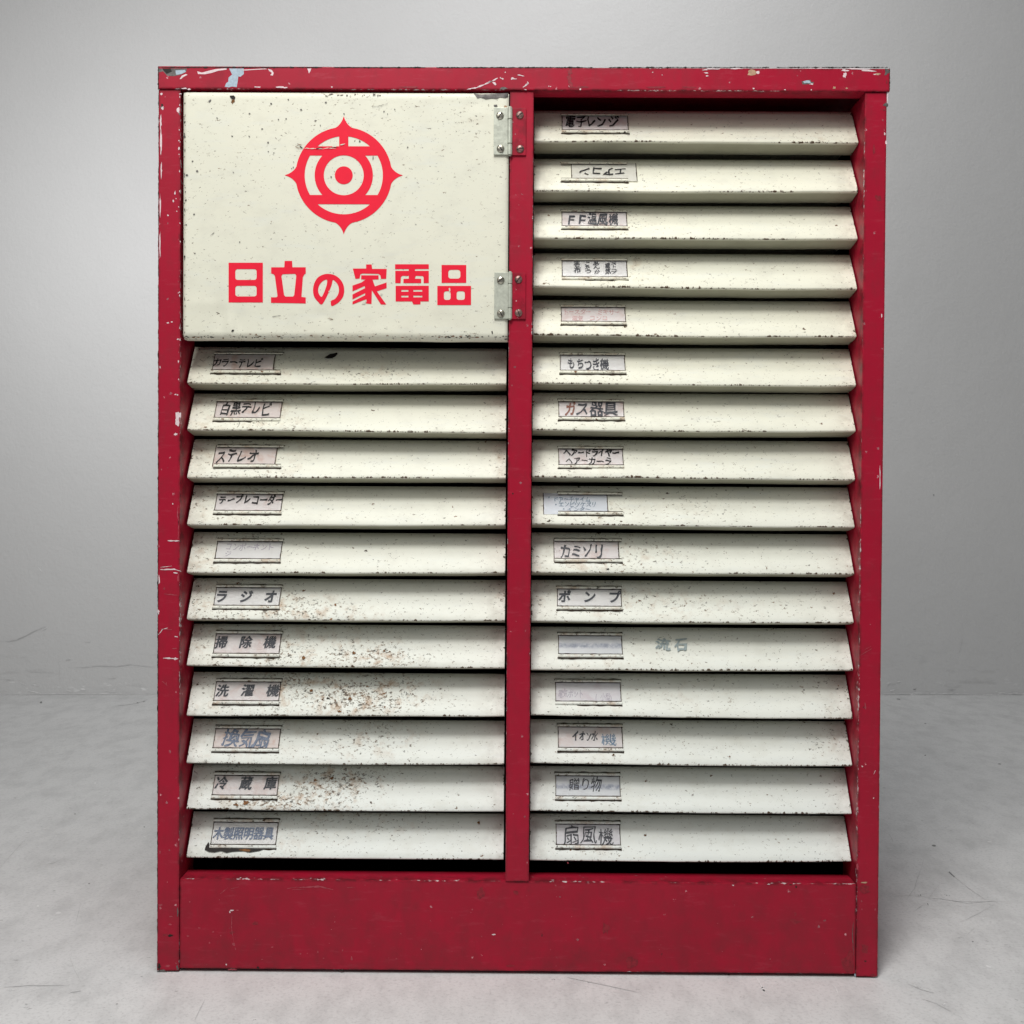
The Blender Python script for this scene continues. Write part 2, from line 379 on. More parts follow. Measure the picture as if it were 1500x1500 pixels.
def top_chips(bm):
    y = -.002
    g = lambda pts, mi, o=(220, 90): blob(bm, px_poly(Z(o, pts), y), y, mi)
    g([(62, 52), (270, 52), (262, 78), (215, 100), (170, 108), (125, 105), (95, 72), (62, 80)], 2)
    g([(90, 52), (150, 52), (160, 75), (120, 92), (96, 66)], 3)
    g([(185, 66), (255, 62), (262, 76), (228, 92), (190, 98)], 1)
    g([(578, 52), (685, 52), (686, 92), (662, 112), (645, 110), (642, 140), (634, 188), (600, 184), (576, 190), (546, 186), (556, 160), (572, 148), (574, 118), (600, 96)], 1)
    g([(345, 72), (380, 82), (430, 68), (480, 56), (560, 50), (560, 60), (500, 68), (450, 84), (400, 94), (350, 92)], 0)
    g([(862, 54), (890, 62), (905, 84), (898, 104), (880, 100), (892, 84), (872, 70)], 0)
    g([(215, 130), (232, 104), (262, 92), (274, 98), (246, 112), (228, 128)], 0)
    g([(650, 62), (840, 52), (860, 56), (760, 62), (700, 66)], 0)
    g([(1150, 52), (1180, 52), (1172, 74), (1162, 88), (1158, 70)], 0)
    for a, b, c_, d_ in ((250, 198, 22, 4), (285, 203, 14, 4), (790, 188, 20, 3), (950, 188, 26, 4), (990, 192, 16, 3), (770, 186, 8, 2), (1330, 188, 6, 5)):
        px_chip(bm, 220 + a / 5, 90 + b / 5, c_ / 5, d_ / 5 + .25, y, 0)
    # middle scratches
    for pts, wd in (([(0 + 20, 205), (90, 192), (170, 160), (205, 142)], 9), ([(165, 158), (212, 140), (245, 122)], 10), ([(210, 152), (232, 172)], 14), ([(262, 118), (282, 132)], 10),
                    ([(345, 122), (362, 128), (385, 128)], 10), ([(392, 98), (440, 108)], 6), ([(462, 148), (470, 162), (430, 190)], 8), ([(470, 162), (448, 170)], 8), ([(440, 205), (455, 208)], 7)):
        px_line(bm, Z((680, 90), pts), wd / 5, y, 0)
    for a, b, r_ in ((222, 160, 10), (352, 125, 9), (300, 80, 4), (282, 128, 6), (620, 182, 4), (632, 185, 4), (768, 130, 5), (770, 182, 5), (850, 205, 7), (1380, 80, 4), (1450, 100, 3)):
        px_chip(bm, 680 + a / 5, 90 + b / 5, r_ / 5, r_ / 5, y, 0)
    px_chip(bm, 738, 129.6, 4.5, 1.8, y, 2)
    px_chip(bm, 835, 105, 4, 4, y, 5); px_chip(bm, 835, 122, 3.5, 6, y, 5); px_chip(bm, 834, 114, 3, 5, y, 5)
    for xx in (960, 1010, 850, 600): px_chip(bm, xx, 128, 14, 1.3, y, 5)
    # right
    o = (1020, 90)
    for a, b, rx, ry, mi in ((65, 62, 20, 4, 0), (72, 84, 17, 4, 0), (80, 107, 9, 4, 0), (130, 55, 60, 4, 0), (300, 52, 45, 4, 0), (410, 78, 40, 20, 4), (455, 80, 12, 9, 0), (815, 152, 42, 15, 2), (812, 150, 30, 11, 1),
                             (845, 165, 16, 5, 0), (1086, 100, 13, 22, 0), (1010, 192, 9, 9, 4), (1100, 196, 10, 6, 4), (420, 198, 6, 5, 0), (650, 207, 5, 4, 0), (842, 208, 5, 4, 0), (1320, 95, 25, 5, 0),
                             (1180, 55, 80, 5, 0), (1090, 66, 24, 8, 0), (1260, 68, 55, 7, 0), (1395, 75, 20, 26, 2), (1330, 92, 22, 5, 4), (900, 50, 60, 3, 0), (720, 50, 40, 3, 0), (1395, 150, 6, 18, 5)):
        px_chip(bm, o[0] + a / 5, o[1] + b / 5, rx / 5, ry / 5, y, mi)
def top_edge(bm):
    xs = [231.6 + k * 6 for k in range(179)]
    for a, b in zip(xs[:-1], xs[1:]):
        if noise.noise(Vector((a * .02, 3, 1))) > -.32: px_line(bm, [(a, 98.9 + a * 0), (b + 1, 98.9)], random.uniform(.9, 2.0), -.002, 3)
    for k in range(14):
        px_line(bm, [(231.9, 99 + k * 2.3), (231.9, 102 + k * 2.3)], random.uniform(.9, 2.), -.002, 3)
        px_line(bm, [(1303.2, 99 + k * 2.3), (1303.2, 102 + k * 2.3)], random.uniform(.6, 1.6), -.002, 3)
_tc = top_chips
def top_chips(bm): top_edge(bm); _tc(bm)
chips('bare_patches', top, top_chips)
def lp_chips(bm):
    y = 0
    o = (220, 90)
    for a, b, rx, ry, mi in ((88, 340, 14, 13, 2), (92, 342, 9, 14, 0), (207, 360, 11, 20, 0), (80, 238, 8, 8, 0), (220, 238, 10, 5, 0), (88, 318, 8, 10, 3), (216, 385, 6, 7, 2), (210, 640, 6, 12, 0), (182, 962, 5, 14, 0),
                             (170, 1022, 8, 8, 0), (195, 1098, 5, 5, 0), (130, 1126, 6, 5, 0), (190, 1005, 4, 4, 0), (210, 580, 4, 5, 0), (82, 800, 5, 60, 0), (80, 600, 6, 80, 0), (78, 440, 6, 60, 0), (74, 1050, 4, 80, 0), (72, 1350, 5, 90, 0)):
        px_chip(bm, o[0] + a / 5, o[1] + b / 5, rx / 5, ry / 5, y, mi, n=17 if ry > 40 else 11)
    o = (220, 470)
    for a, b, rx, ry, mi in ((200, 718, 17, 48, 0), (208, 690, 16, 24, 0), (196, 740, 14, 20, 0), (188, 830, 13, 9, 0), (203, 135, 7, 7, 0), (207, 298, 5, 9, 0), (185, 538, 8, 4, 0), (200, 542, 6, 4, 0), (72, 340, 4, 9, 0), (165, 1340, 5, 4, 0), (130, 15, 8, 5, 0), (160, 8, 8, 4, 0)):
        px_chip(bm, o[0] + a / 5, o[1] + b / 5, rx / 5, ry / 5, y, mi)
    px_line(bm, Z(o, [(205, 1350), (200, 1420), (212, 1500)]), 1.4, y, 6)
    o = (220, 760)
    for pts, wd, mi in (([(210, 0), (205, 150)], 6, 6), ([(130, 160), (218, 162)], 8, 0), ([(75, 372), (180, 370), (228, 385)], 8, 0), ([(75, 355), (160, 345)], 4, 0), ([(170, 395), (200, 398)], 8, 0), ([(100, 550), (210, 560)], 5, 6),
                        ([(60, 850), (90, 810), (130, 798)], 6, 0), ([(75, 805), (160, 812)], 5, 6), ([(180, 862), (202, 865)], 9, 0), ([(160, 950), (195, 948)], 7, 6), ([(95, 1020), (200, 1024)], 9, 0), ([(90, 1190), (125, 1220)], 7, 6), ([(115, 1215), (120, 1195)], 5, 6)):
        px_line(bm, Z(o, pts), wd / 5, y, mi)
    for a, b, rx, ry, mi in ((185, 1024, 16, 10, 0), (60, 680, 9, 16, 0), (62, 200, 8, 12, 6), (66, 450, 6, 30, 0), (205, 430, 5, 30, 6)):
        px_chip(bm, o[0] + a / 5, o[1] + b / 5, rx / 5, ry / 5, y, mi)
    o = (220, 1200)
    for a, b, rx, ry, mi in ((75, 630, 13, 9, 6), (155, 712, 14, 5, 6), (145, 770, 15, 6, 6), (130, 845, 36, 8, 5), (145, 852, 18, 9, 3), (130, 1075, 16, 8, 6), (190, 1055, 8, 6, 6), (72, 240, 5, 10, 6), (195, 190, 5, 20, 6), (62, 40, 5, 5, 6), (202, 680, 5, 26, 2), (200, 1090, 8, 20, 2), (90, 1112, 30, 10, 2), (66, 1080, 9, 30, 3)):
        px_chip(bm, o[0] + a / 5, o[1] + b / 5, rx / 5, ry / 5, y, mi)
_lc = lp_chips
def lp_chips(bm):
    for k in range(120):
        yy = 136 + k * 10.8; xx = 232.4 - (yy - 133) * .0016
        if random.random() < .8: px_line(bm, [(xx, yy), (xx, yy + 11)], random.uniform(.5, 1.3), 0, random.choice((3, 3, 2)))
    for k in range(34): px_chip(bm, 264.5 - k * .09 + random.uniform(-1, .6), random.uniform(140, 560), .6, random.uniform(.6, 2), 0, random.choice((0, 6)))
    _lc(bm)
chips('bare_patches', left_post, lp_chips)
def rp_chips(bm):
    y = 0
    o = (1020, 90)
    for a, b, rx, ry, mi in ((1385, 318, 16, 14, 2), (1380, 530, 6, 12, 0), (1390, 590, 7, 14, 0), (1365, 430, 8, 8, 6), (1335, 1000, 24, 22, 5), (1380, 350, 10, 14, 5), (1400, 250, 4, 60, 0), (1300, 640, 8, 40, 5)):
        px_chip(bm, o[0] + a / 5, o[1] + b / 5, rx / 5, ry / 5, y, mi)
    px_chip(bm, 1291.5, 462, .8, 3, y, 0); px_chip(bm, 1289, 700, .6, 16, y, 0, n=17)
    o = (1200, 900)
    for pts, wd, mi in (([(300, 300), (385, 250)], 4, 6), ([(335, 645), (340, 695)], 11, 6), ([(400, 1170), (412, 1142)], 6, 0), ([(330, 260), (380, 232)], 3, 6)):
        px_line(bm, Z(o, pts), wd / 5, y, mi)
    px_chip(bm, 1200 + 315 / 5, 900 + 1112 / 5, 1, 1, y, 0); px_chip(bm, 1200 + 398 / 5, 900 + 1345 / 5, 1, .9, y, 0)
    o = (1050, 1160)
    for a, b, rx, ry, mi in ((1078, 664, 22, 6, 4), (1085, 710, 36, 30, 5), (1030, 545, 8, 22, 6), (1060, 800, 6, 6, 6), (1062, 860, 5, 5, 6), (1160, 862, 5, 7, 6), (1150, 42, 5, 5, 6), (1085, 1150, 30, 34, 5), (1088, 1240, 9, 6, 3), (1150, 1345, 28, 12, 5)):
        px_chip(bm, o[0] + a / 5, o[1] + b / 5, rx / 5, ry / 5, y, mi)
chips('bare_patches', right_post, rp_chips)
def k_chips(bm):
    y = .0014
    o = (220, 1200)
    for a, b, rx, ry, mi in ((595, 668, 16, 5, 0), (583, 680, 4, 9, 0), (640, 667, 9, 4, 6), (612, 915, 10, 16, 6), (625, 948, 4, 9, 6), (558, 1064, 5, 8, 0), (600, 1100, 32, 5, 6), (598, 830, 20, 12, 5), (770, 760, 20, 14, 5), (1100, 985, 7, 5, 6), (1150, 982, 5, 4, 6),
                             (1228, 972, 4, 9, 6), (1410, 960, 5, 8, 6), (275, 855, 10, 6, 6), (290, 605, 7, 5, 6), (460, 826, 9, 5, 6), (360, 796, 7, 4, 6), (435, 905, 5, 6, 6), (895, 935, 8, 5, 6), (1475, 1020, 6, 14, 6), (1270, 1018, 5, 4, 6), (790, 1086, 10, 7, 3), (1405, 1106, 16, 7, 3)):
        px_chip(bm, o[0] + a / 5, o[1] + b / 5, rx / 5, ry / 5, y, mi)
    for pts, wd in (([(1000, 508), (1080, 496)], 4), ([(1080, 500), (1240, 492), (1340, 515)], 11), ([(1040, 515), (1140, 512)], 5), ([(515, 545), (570, 500)], 5), ([(590, 510), (650, 495)], 4), ([(600, 690), (595, 790), (612, 900)], 4), ([(1440, 500), (1500, 498)], 4)):
        px_line(bm, Z(o, pts), wd / 5, y, 6)
    o = (640, 1160)
    for a, b, rx, ry, mi in ((415, 1045, 12, 5, 0), (595, 158, 5, 6, 0), (575, 735, 20, 18, 5), (320, 740, 26, 40, 5), (960, 520, 5, 5, 6), (1430, 1250, 40, 36, 5), (1240, 1000, 24, 40, 5), (260, 862, 8, 6, 6), (540, 1270, 30, 10, 5), (420, 1085, 8, 5, 5), (870, 686, 5, 7, 6), (1110, 670, 9, 5, 6)):
        px_chip(bm, o[0] + a / 5, o[1] + b / 5, rx / 5, ry / 5, y, mi)
    o = (1050, 1160)
    for a, b, rx, ry, mi in ((575, 950, 36, 18, 5), (575, 890, 10, 16, 5), (580, 695, 8, 8, 3), (540, 680, 10, 4, 3), (120, 684, 8, 4, 0), (380, 676, 9, 4, 0), (960, 1250, 44, 70, 5), (980, 1200, 26, 40, 5), (85, 1338, 12, 5, 3)):
        px_chip(bm, o[0] + a / 5, o[1] + b / 5, rx / 5, ry / 5, y, mi)
    px_line(bm, Z(o, [(1000, 950), (992, 1040), (1003, 1200)]), .9, y, 2)
    px_chip(bm, 1252.5, 1428, 1, 3, y, 1)
    for _ in range(60):
        px_chip(bm, random.uniform(266, 1245), random.uniform(1300, 1415), random.uniform(.4, 1.1), random.uniform(.3, .9), y, random.choice((5, 5, 6)))
chips('bare_patches', kick, k_chips)
def d_chips(bm):
    for a, b in ((760, 300), (758, 418), (779, 545), (746, 632), (745, 669), (756, 910), (752, 1192), (748, 1100), (762, 720), (744, 500)):
        px_chip(bm, a, b, .8, .8, .0002, 6)
    px_chip(bm, 751, 723, 1.2, 1.5, .0002, 3)
    px_line(bm, [(741, 1285), (741, 1262), (742, 1200)], .6, .0002, 6)
chips('bare_patches', divider, d_chips)

# ------------------------------------------------------------------ drawers
LIPY, TOPY, HF, DROP = .016, .042, .0388, .0057
SL = Vector((0, TOPY - LIPY, HF)).normalized(); NO = Vector((0, -HF, TOPY - LIPY)).normalized()
SLEN = math.hypot(TOPY - LIPY, HF)
lx0 = at(274.5, 560, LIPY)[0]; lx1 = at(741.5, 560, LIPY)[0]
rx0 = DX1 + .0012; rx1 = at(1257.5, 206, LIPY)[0]
lx0 = max(lx0, XL + PL + .0012)
LLIP = [560, 630, 698, 767, 837, 906, 974.5, 1046.5, 1116.5, 1184.5, 1255.5]
RLIP = [206.3, 278.7, 348.2, 420, 490, 561, 628.8, 699, 768, 838, 909, 979, 1048, 1117.5, 1187.5, 1259]
def dens(px, py):
    """how speckled the paint is, read off the photograph on a coarse net"""
    g = lambda cx, cy, sx, sy: math.exp(-((px - cx) / sx) ** 2 - ((py - cy) / sy) ** 2)
    v = .075 + .07 * noise.noise(Vector((px * .012, py * .02, 3)))
    if px < 750:
        v += .20 * math.exp(-((px - 365) / 62) ** 2)
        v += .95 * g(530, 1020, 75, 28) + .75 * g(545, 958, 70, 20) + .65 * g(475, 1160, 70, 34) + .5 * g(420, 985, 60, 60) + .35 * g(470, 890, 90, 20)
        v += .35 * g(380, 890, 70, 20) + .4 * g(540, 1085, 90, 26) + .35 * g(540, 545, 60, 16) + .34 * g(296, 850, 26, 320) + .35 * g(733, 650, 12, 90) + .35 * g(735, 870, 14, 30)
        v += .9 * g(395, 1176, 45, 9) + .25 * g(560, 1210, 90, 26) + .25 * g(400, 620, 60, 120) + .2 * g(390, 1240, 90, 20) + .45 * g(520, 1140, 60, 16)
        v += .25 * g(520, 910, 90, 16) + .25 * g(600, 1000, 60, 30)
    else:
        v += .17 * math.exp(-((px - 868) / 62) ** 2) + .06
        v += .28 * g(940, 880, 70, 26) + .28 * g(950, 810, 70, 26) + .3 * g(940, 395, 40, 22) + .2 * g(1040, 890, 50, 20) + .2 * g(1000, 745, 80, 26) + .22 * g(930, 325, 40, 20)
        v += .25 * g(850, 830, 60, 12) + .22 * g(790, 860, 20, 60) + .25 * g(800, 735, 24, 30) + .22 * g(1215, 1050, 30, 90) + .25 * g(1210, 200, 40, 12)
        v += .18 * g(1130, 880, 60, 30) + .14 * g(1060, 640, 40, 40) + .15 * g(1000, 1000, 90, 90)
        v -= .05
    return max(.012, min(1, v))
def project(P):
    q = ROT @ (np.array(P) - CAMP); return 750 + F * q[0] / q[1], 750 - F * q[2] / q[1]
rails = {}
def make_drawer(x0, x1, lipz, idx, col):
    bm = bmesh.new(); N = 44
    lw = bm.verts.layers.float.new('wear'); lu = bm.verts.layers.float.new('under_shade'); ll = bm.verts.layers.float.new('lipd'); le = bm.verts.layers.float.new('endd')
    rnd = random.Random(idx * 31 + col * 7)
    tilt = rnd.uniform(-.0008, .0008); sag = rnd.uniform(-.0003, .0011); seed = rnd.random() * 50
    rows = []
    r = .0011
    # section from the top edge down the face, round the lip, along the flange to its back edge
    sec = [(TOPY + .004, HF - .004, .05), (TOPY + .0005, HF - .0001, .05)]
    for k in range(0, 9):
        t = 1 - k / 8 * .985; sec.append((LIPY + (TOPY - LIPY) * t + .0006 * 0, HF * t, SLEN * t))
    for a in (0, 35, 70, 105):   # lip fold
        t = R(a); sec.append((LIPY + .0004 - .0010 * math.cos(t * .9) + .0009, -.0004 - .0009 * math.sin(t), 0))
    sec += [(LIPY + .004, -.0022, .006), (LIPY + .015, -.0042, .02), (TOPY - .001, -DROP, .03), (TOPY, -DROP + .0004, .03), (TOPY, -DROP + .003, .03)]
    bow = rnd.uniform(-.0004, .0006)
    for (yy, zz, ld) in sec:
        row = []
        for i in range(N + 1):
            u = i / N; x = x0 + (x1 - x0) * u
            if i in (0, N): pass
            env = math.sin(math.pi * u)
            wob = noise.noise(Vector((x * 14 + seed, seed, 0))) * .0004 + noise.noise(Vector((x * 60 + seed, seed, 4))) * .00012
            k = 1 - min(1, max(0, zz) / HF)
            dz = (wob * 1.2 + tilt * (u - .5) * 2 - sag * env) * (k if zz > 0 else 1)
            bul = noise.noise(Vector((x * 9 + seed, zz * 40, 9))) * .0006 * (1 if 0 < zz < HF - .001 else .3) - bow * env * (k * (1 - k) * 4 if zz > 0 else 0)
            v = bm.verts.new((x, yy + bul - wob * k, lipz + zz + dz))
            px, py = project(v.co)
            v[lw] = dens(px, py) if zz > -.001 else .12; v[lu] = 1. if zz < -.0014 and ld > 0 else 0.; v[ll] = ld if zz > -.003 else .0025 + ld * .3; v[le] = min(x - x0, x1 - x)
            row.append(v)
        rows.append(row)
    for a, b in zip(rows[:-1], rows[1:]):
        for i in range(N): bm.faces.new((a[i], b[i], b[i + 1], a[i + 1]))
    for f in bm.faces: f.smooth = True
    # end folds: the section is closed by cheek plates, the tray runs back into the cabinet
    for e, side in ((0, -1), (N, 1)):
        vv = [bm.verts.new(row[e].co + Vector((-.0004 * side, 0, 0))) for row in rows[1:-1]]
        for v in vv: v[lw] = .3; v[ll] = .02; v[le] = 0
        f = bm.faces.new(vv if side < 0 else vv[::-1])
    q = box(bm, x0 + .002, x1 - .002, TOPY + .004, .30, lipz + .002, lipz + .003)
    for v in q: v[lw] = .1; v[ll] = .05; v[le] = .05
    q = box(bm, x0 + .002, x1 - .002, TOPY + .0045, .0475, lipz + .0032, lipz + HF - .0045)
    for v in q: v[lw] = .1; v[ll] = .05; v[le] = .05
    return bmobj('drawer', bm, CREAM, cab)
def on_face(px, py, lipz):
    """point of the sloping face seen at px, py -> distance up the slope from the lip"""
    P0 = Vector((0, LIPY, lipz)); d = Vector(ray(px, py)); c_ = Vector(CAMP)
    t = (P0 - c_).dot(NO) / d.dot(NO); P = c_ + d * t
    return P.x, (P - P0).dot(SL)
def face_matrix(x, v, lipz, off=0.):
    P = Vector((0, LIPY, lipz)) + SL * v + NO * off; P.x = x
    X = Vector((1, 0, 0)); m_ = Matrix((X, SL, NO)).transposed().to_4x4(); m_.translation = P; return m_
drawers = {}
lipzs = {}
LMID, RMID = 300, 820
for i, py in enumerate(LLIP):
    z = at(LMID, py, LIPY)[2] + .0005; lipzs['L', i] = z; drawers['L', i] = make_drawer(lx0, lx1, z, i, 0)
for i, py in enumerate(RLIP):
    z = at(RMID, py, LIPY)[2] + .0005; lipzs['R', i] = z; drawers['R', i] = make_drawer(rx0, rx1, z, i, 1)

# ---- lettering from the built-in font, one mesh per card
_gc = {}
def glyph(ch, offset):
    k = (ch, offset)
    if k not in _gc:
        cu = bpy.data.curves.new('tmp', 'FONT'); cu.body = ch; cu.offset = offset; cu.resolution_u = 3
        o = bpy.data.objects.new('tmp', cu); C.objects.link(o)
        dg = bpy.context.evaluated_depsgraph_get(); me = bpy.data.meshes.new_from_object(o.evaluated_get(dg))
        vs_ = np.array([v.co[:2] for v in me.vertices]) if len(me.vertices) else np.zeros((0, 2))
        fs = [tuple(p_.vertices) for p_ in me.polygons]
        bpy.data.objects.remove(o); bpy.data.curves.remove(cu); bpy.data.meshes.remove(me)
        if len(vs_):   # centre in an em box
            vs_ = vs_ - np.array([.5, .36])
        _gc[k] = (vs_, fs)
    return _gc[k]
SMALL = 'ャュョッー・。'
def put_text(bm, text, u0, v0, u1, v1, style, rnd, zf, flip=False, vertical=False):
    """letters of a line fitted into the box u0..u1, v0..v1 (v up)"""
    n = len(text); hand = style != 'print'
    off = {'print': .034, 'hand': .020, 'thin': .002, 'bold': .030}[style]
    cells = []
    for i, ch in enumerate(text):
        if ch == ' ': continue
        if vertical: cw, chh = (u1 - u0), (v1 - v0) / n; cx, cy = (u0 + u1) / 2, v1 - chh * (i + .5)
        else: cw, chh = (u1 - u0) / n, (v1 - v0); cx, cy = u0 + cw * (i + .5), (v0 + v1) / 2
        cells.append((ch, cx, cy, cw, chh))
    for ch, cx, cy, cw, chh in cells:
        kan = ord(ch) > 0x4e00
        vs_, fs = glyph(ch, min(off, .004) if kan else off)
        if not len(vs_): continue
        sx, sy = cw * (1.04 if hand else 1.02), chh * 1.12
        lat = ord(ch) < 256 and ch not in '()°'
        rot = rnd.uniform(-.13, .13) if hand else 0; sh = (.10 + rnd.uniform(-.08, .08)) if hand else .10
        kx = rnd.uniform(.9, 1.08) if hand else 1; ky = rnd.uniform(.86, 1.06) if hand else 1
        jx, jy = (rnd.uniform(-.05, .05), rnd.uniform(-.06, .06)) if hand else (0, rnd.uniform(-.02, .02))
        se = rnd.random() * 99
        reps = [(0, 0), (off * .9, off * .5), (-off * .9, -off * .5)] if kan and off > .01 else [(0, 0)]
        for ri_, (ox, oy) in enumerate(reps):
          vv = []
          for a, b in vs_:
            a += ox; b += oy
            if hand:
                q = noise.noise_vector(Vector((a * 2.6 + se, b * 2.6, se))) * .11; q2 = noise.noise_vector(Vector((a * 9, b * 9, se))) * .012
                a += q.x + q2.x; b += q.y + q2.y
            if lat: a = (a + .22) * 1.3
            a, b = a * kx + b * sh, b * ky
            a, b = a * math.cos(rot) - b * math.sin(rot), a * math.sin(rot) + b * math.cos(rot)
            x, y_ = cx + (a + jx) * sx, cy + (b + jy) * sy
            if flip: x, y_ = u0 + u1 - x, v0 + v1 - y_
            vv.append(bm.verts.new((x, y_, zf(x, y_) + ri_ * .00003)))
          for f in fs:
            try: bm.faces.new([vv[k] for k in f])
            except ValueError: pass

# holder px (x at top rail left/right, at bottom rail left/right, y top, y bottom), per drawer
def Q(o, *v): return tuple(o[i % 2] + x / 5 for i, x in enumerate(v))
cardsL = [
 dict(o=(220, 470), t=(478, 975, 235), b=(440, 957, 385), c=(465, 912), p='tan', text=[('カラーテレビ', 463, 282, 825, 345, 'hand', 'black')], lab='creased card reading カラーテレビ, curled away from the right end of its holder'),
 dict(o=(220, 470), t=(490, 975, 580), b=(462, 955, 735), p='tan', text=[('白黒テレビ', 516, 604, 890, 696, 'hand', 'black')], lab='rust-stained card reading 白黒テレビ in thin black pen'),
 dict(o=(220, 470), t=(495, 982, 915), b=(470, 957, 1075), c=(470, 925), p='tan', text=[('ステレオ', 482, 952, 790, 1048, 'hand', 'black')], lab='stained card reading ステレオ, slid left with a grey strip bare beside it'),
 dict(o=(220, 470), t=(488, 985, 1255), b=(468, 957, 1415), p='pink', text=[('テープレコーダー', 505, 1284, 978, 1350, 'bold', 'black')], lab='card reading テープレコーダー in thick black marker'),
 dict(o=(220, 760), t=(492, 977, 150), b=(470, 955, 318), p='white', text=[('コンポーネント', 550, 185, 910, 236, 'thin', 'pale'), ('ジ', 548, 238, 600, 278, 'thin', 'pale')], lab='bright card with bleached illegible writing starting コン, on the left side'),
 dict(o=(220, 760), t=(487, 970, 487), b=(460, 947, 660), p='white', text=[('ラ ジ オ', 480, 532, 930, 616, 'print', 'print')], lab='card with printed ラジオ, spaced wide, in the left column of drawers'),
 dict(o=(220, 760), t=(490, 970, 825), b=(450, 947, 1012), p='pink', text=[('掃 除 機', 480, 868, 925, 950, 'print', 'print')], lab='card with printed 掃除機, slipping out of its holder at lower left'),
 dict(o=(220, 760), t=(485, 965, 1175), b=(460, 945, 1358), p='pink', text=[('洗 濯 機', 486, 1222, 948, 1302, 'print', 'print')], lab='card with printed 洗濯機 beside the most rust-speckled paint'),
 dict(o=(220, 1040), t=(480, 962, 118), b=(455, 945, 305), p='tan', text=[('換気扇', 540, 150, 880, 275, 'hand', 'blue')], lab='stained card with large handwritten 換気扇 in grey-blue pen'),
 dict(o=(220, 1040), t=(475, 955, 458), b=(450, 930, 650), p='pink', text=[('冷 蔵 庫', 480, 498, 930, 585, 'print', 'print')], lab='card with printed 冷蔵庫 above a band of rust'),
 dict(o=(220, 1040), t=(465, 945, 800), b=(440, 925, 1012), p='white', text=[('木製照明器具', 466, 866, 908, 950, 'print', 'blue')], lab='card with bold faded blue 木製照明器具 in the bottom left drawer'),
]
